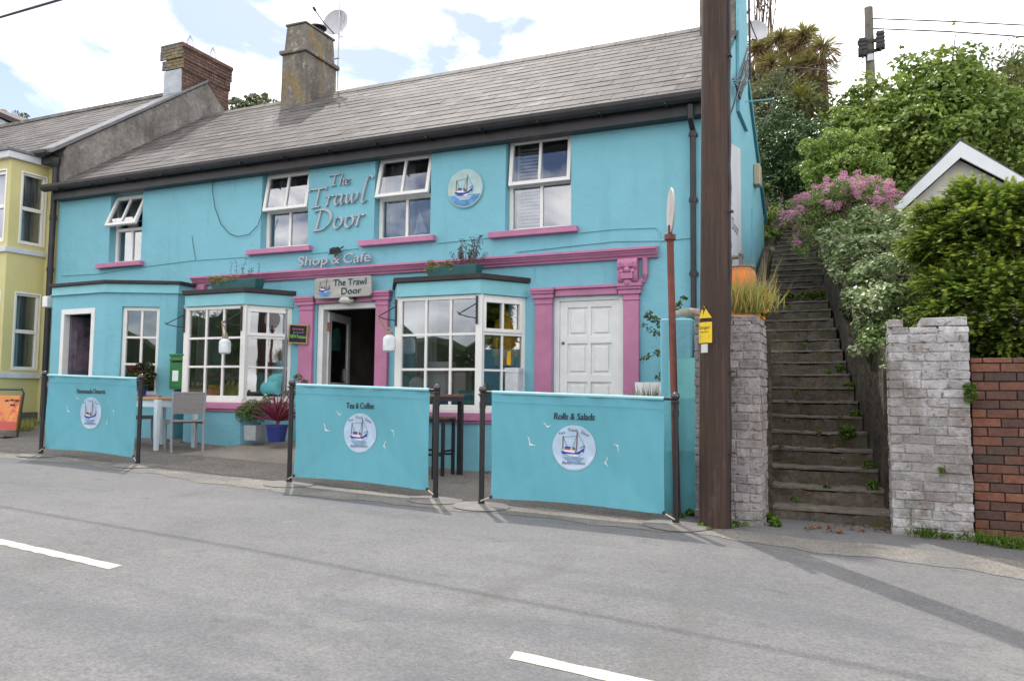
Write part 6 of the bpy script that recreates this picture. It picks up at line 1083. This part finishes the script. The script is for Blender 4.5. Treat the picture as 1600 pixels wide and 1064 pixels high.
def trough(lab, x0, x1, y, z, right_dark):
    r = thing('window_box', lab, 'window box', ((x0 + x1) / 2, y, z)); b = MB(); b.tbox(x0, x1, y - .09, y + .09, z, z + .15, -.025, -.02); b.build('trough', TRO, r, bevel=.008); L = x1 - x0
    C = np.array([[x0 + L * random.uniform(-.08, .55), y - .08 + random.uniform(-.05, .03), z + .15 + random.uniform(-.06, .05), random.uniform(.03, .06)] for _ in range(26)]); P, N, t = clump_leaves(C, 1100, .6); leaf_obj('trailing_sedum', P, N, .022, .016, LEAF('sedum_leaf', [(.20, .17, .05), (.34, .29, .09), (.42, .38, .18)], .6, .2), r, t)
    b = MB(); tips = []
    for k in range(24 if right_dark else 7):
        xa = x0 + L * (random.uniform(.55, .98) if right_dark else random.uniform(.05, .95)); e = (xa + random.gauss(0, .07), y + random.gauss(0, .06), z + .15 + random.uniform(.12, .40 if right_dark else .35)); b.tube([(xa, y, z + .12), e], [.005, .003], 4); tips += [[*Vector((xa, y, z + .15)).lerp(Vector(e), f), .035] for f in (.5, .75, 1)]
    b.build('stems', mat('twig', (.13, .09, .075), .9), r); P, N, t = clump_leaves(np.array(tips), 800 if right_dark else 90, .4); leaf_obj('dark_leaves', P, N, .024, .016, LEAF('purple_leaf', [(.05, .03, .03), (.10, .07, .05), (.16, .15, .08)], .6, .2), r, t)
a, c = F(672, 430, -.45), F(746, 426, -.45); trough('dark green window box with yellow sedum and a purple shrub on the right bay roof', a.x, c.x, -.42, 1.603, True)
a, c = F(335, 452, -.5), F(402, 450, -.5); trough('dark green window box of trailing yellow sedum on the left bay roof', a.x, c.x, -.46, 1.593, False)
# climber on the wall by the red post
b = MB(); tips = []
stem = [F(u, v, -.35) for u, v in ((1052, 600), (1046, 560), (1040, 530), (1043, 500), (1062, 470))]; b.tube(stem, .008, 5)
for (u, v, e) in ((1040, 530, (1008, 510)), (1043, 545, (1006, 562)), (1042, 520, (1015, 490)), (1040, 505, (1012, 496)), (1046, 565, (1030, 590)), (1043, 500, (1068, 468)), (1046, 580, (1045, 605)), (1040, 530, (1060, 490)), (1042, 550, (1030, 555)), (1046, 575, (1038, 600))):
    s_, t_ = F(u, v, -.35), F(*e, -.42); b.tube([s_, t_], [.006, .003], 4); tips += [[*s_.lerp(t_, f), .05] for f in (.4, .7, 1.0)]
cb = thing('climbing_plant', 'sparse leafy climber on the turquoise wall behind the red post', 'plant', (-2.1, -.35, .0)); b.build('stem', BARK, cb); P, N, t = clump_leaves(np.array(tips), 420, .4); leaf_obj('leaves', P, N, .05, .03, LEAF('climber_leaf', [(.03, .06, .01), (.07, .11, .015), (.16, .18, .03)], .45, .3), cb, t)
# hedge and garden across the road: it is what the shop windows mirror
hd = thing('hedge', 'dark hedge across the road, mirrored in the shop windows', 'hedge', (-8, -19, -1.2)); b = MB(); xs_ = np.linspace(-34, 12, 60); top = lambda x: 2.2 + .4 * math.sin(x * .9) + .25 * math.sin(x * 2.3) + 1.6 * sm(-12, -24, -x if 0 else x) 
for x in xs_: b.v += [(x, -18.8, -1.6), (x, -18.9, top(x) * .85), (x, -19.4, top(x) - .1), (x, -20.2, -1.6)]
for i in range(59):
    for k in range(3): b.f.append((4 * i + k, 4 * i + 4 + k, 4 * i + 5 + k, 4 * i + 1 + k)); b.m.append(0); b.t.append(.3)
b.build('inner_twigs', mat('twiggy_green', (.03, .045, .018), .9, (3, .3)), hd)
C = np.array([[x, -19 + random.gauss(0, .2), random.uniform(-1.2, top(x)), random.uniform(.3, .55)] for x in np.linspace(-34, 12, 420)]); P, N, t = clump_leaves(C, 22000, .4); leaf_obj('crown', P, N, .13, .09, DKG, hd, t)
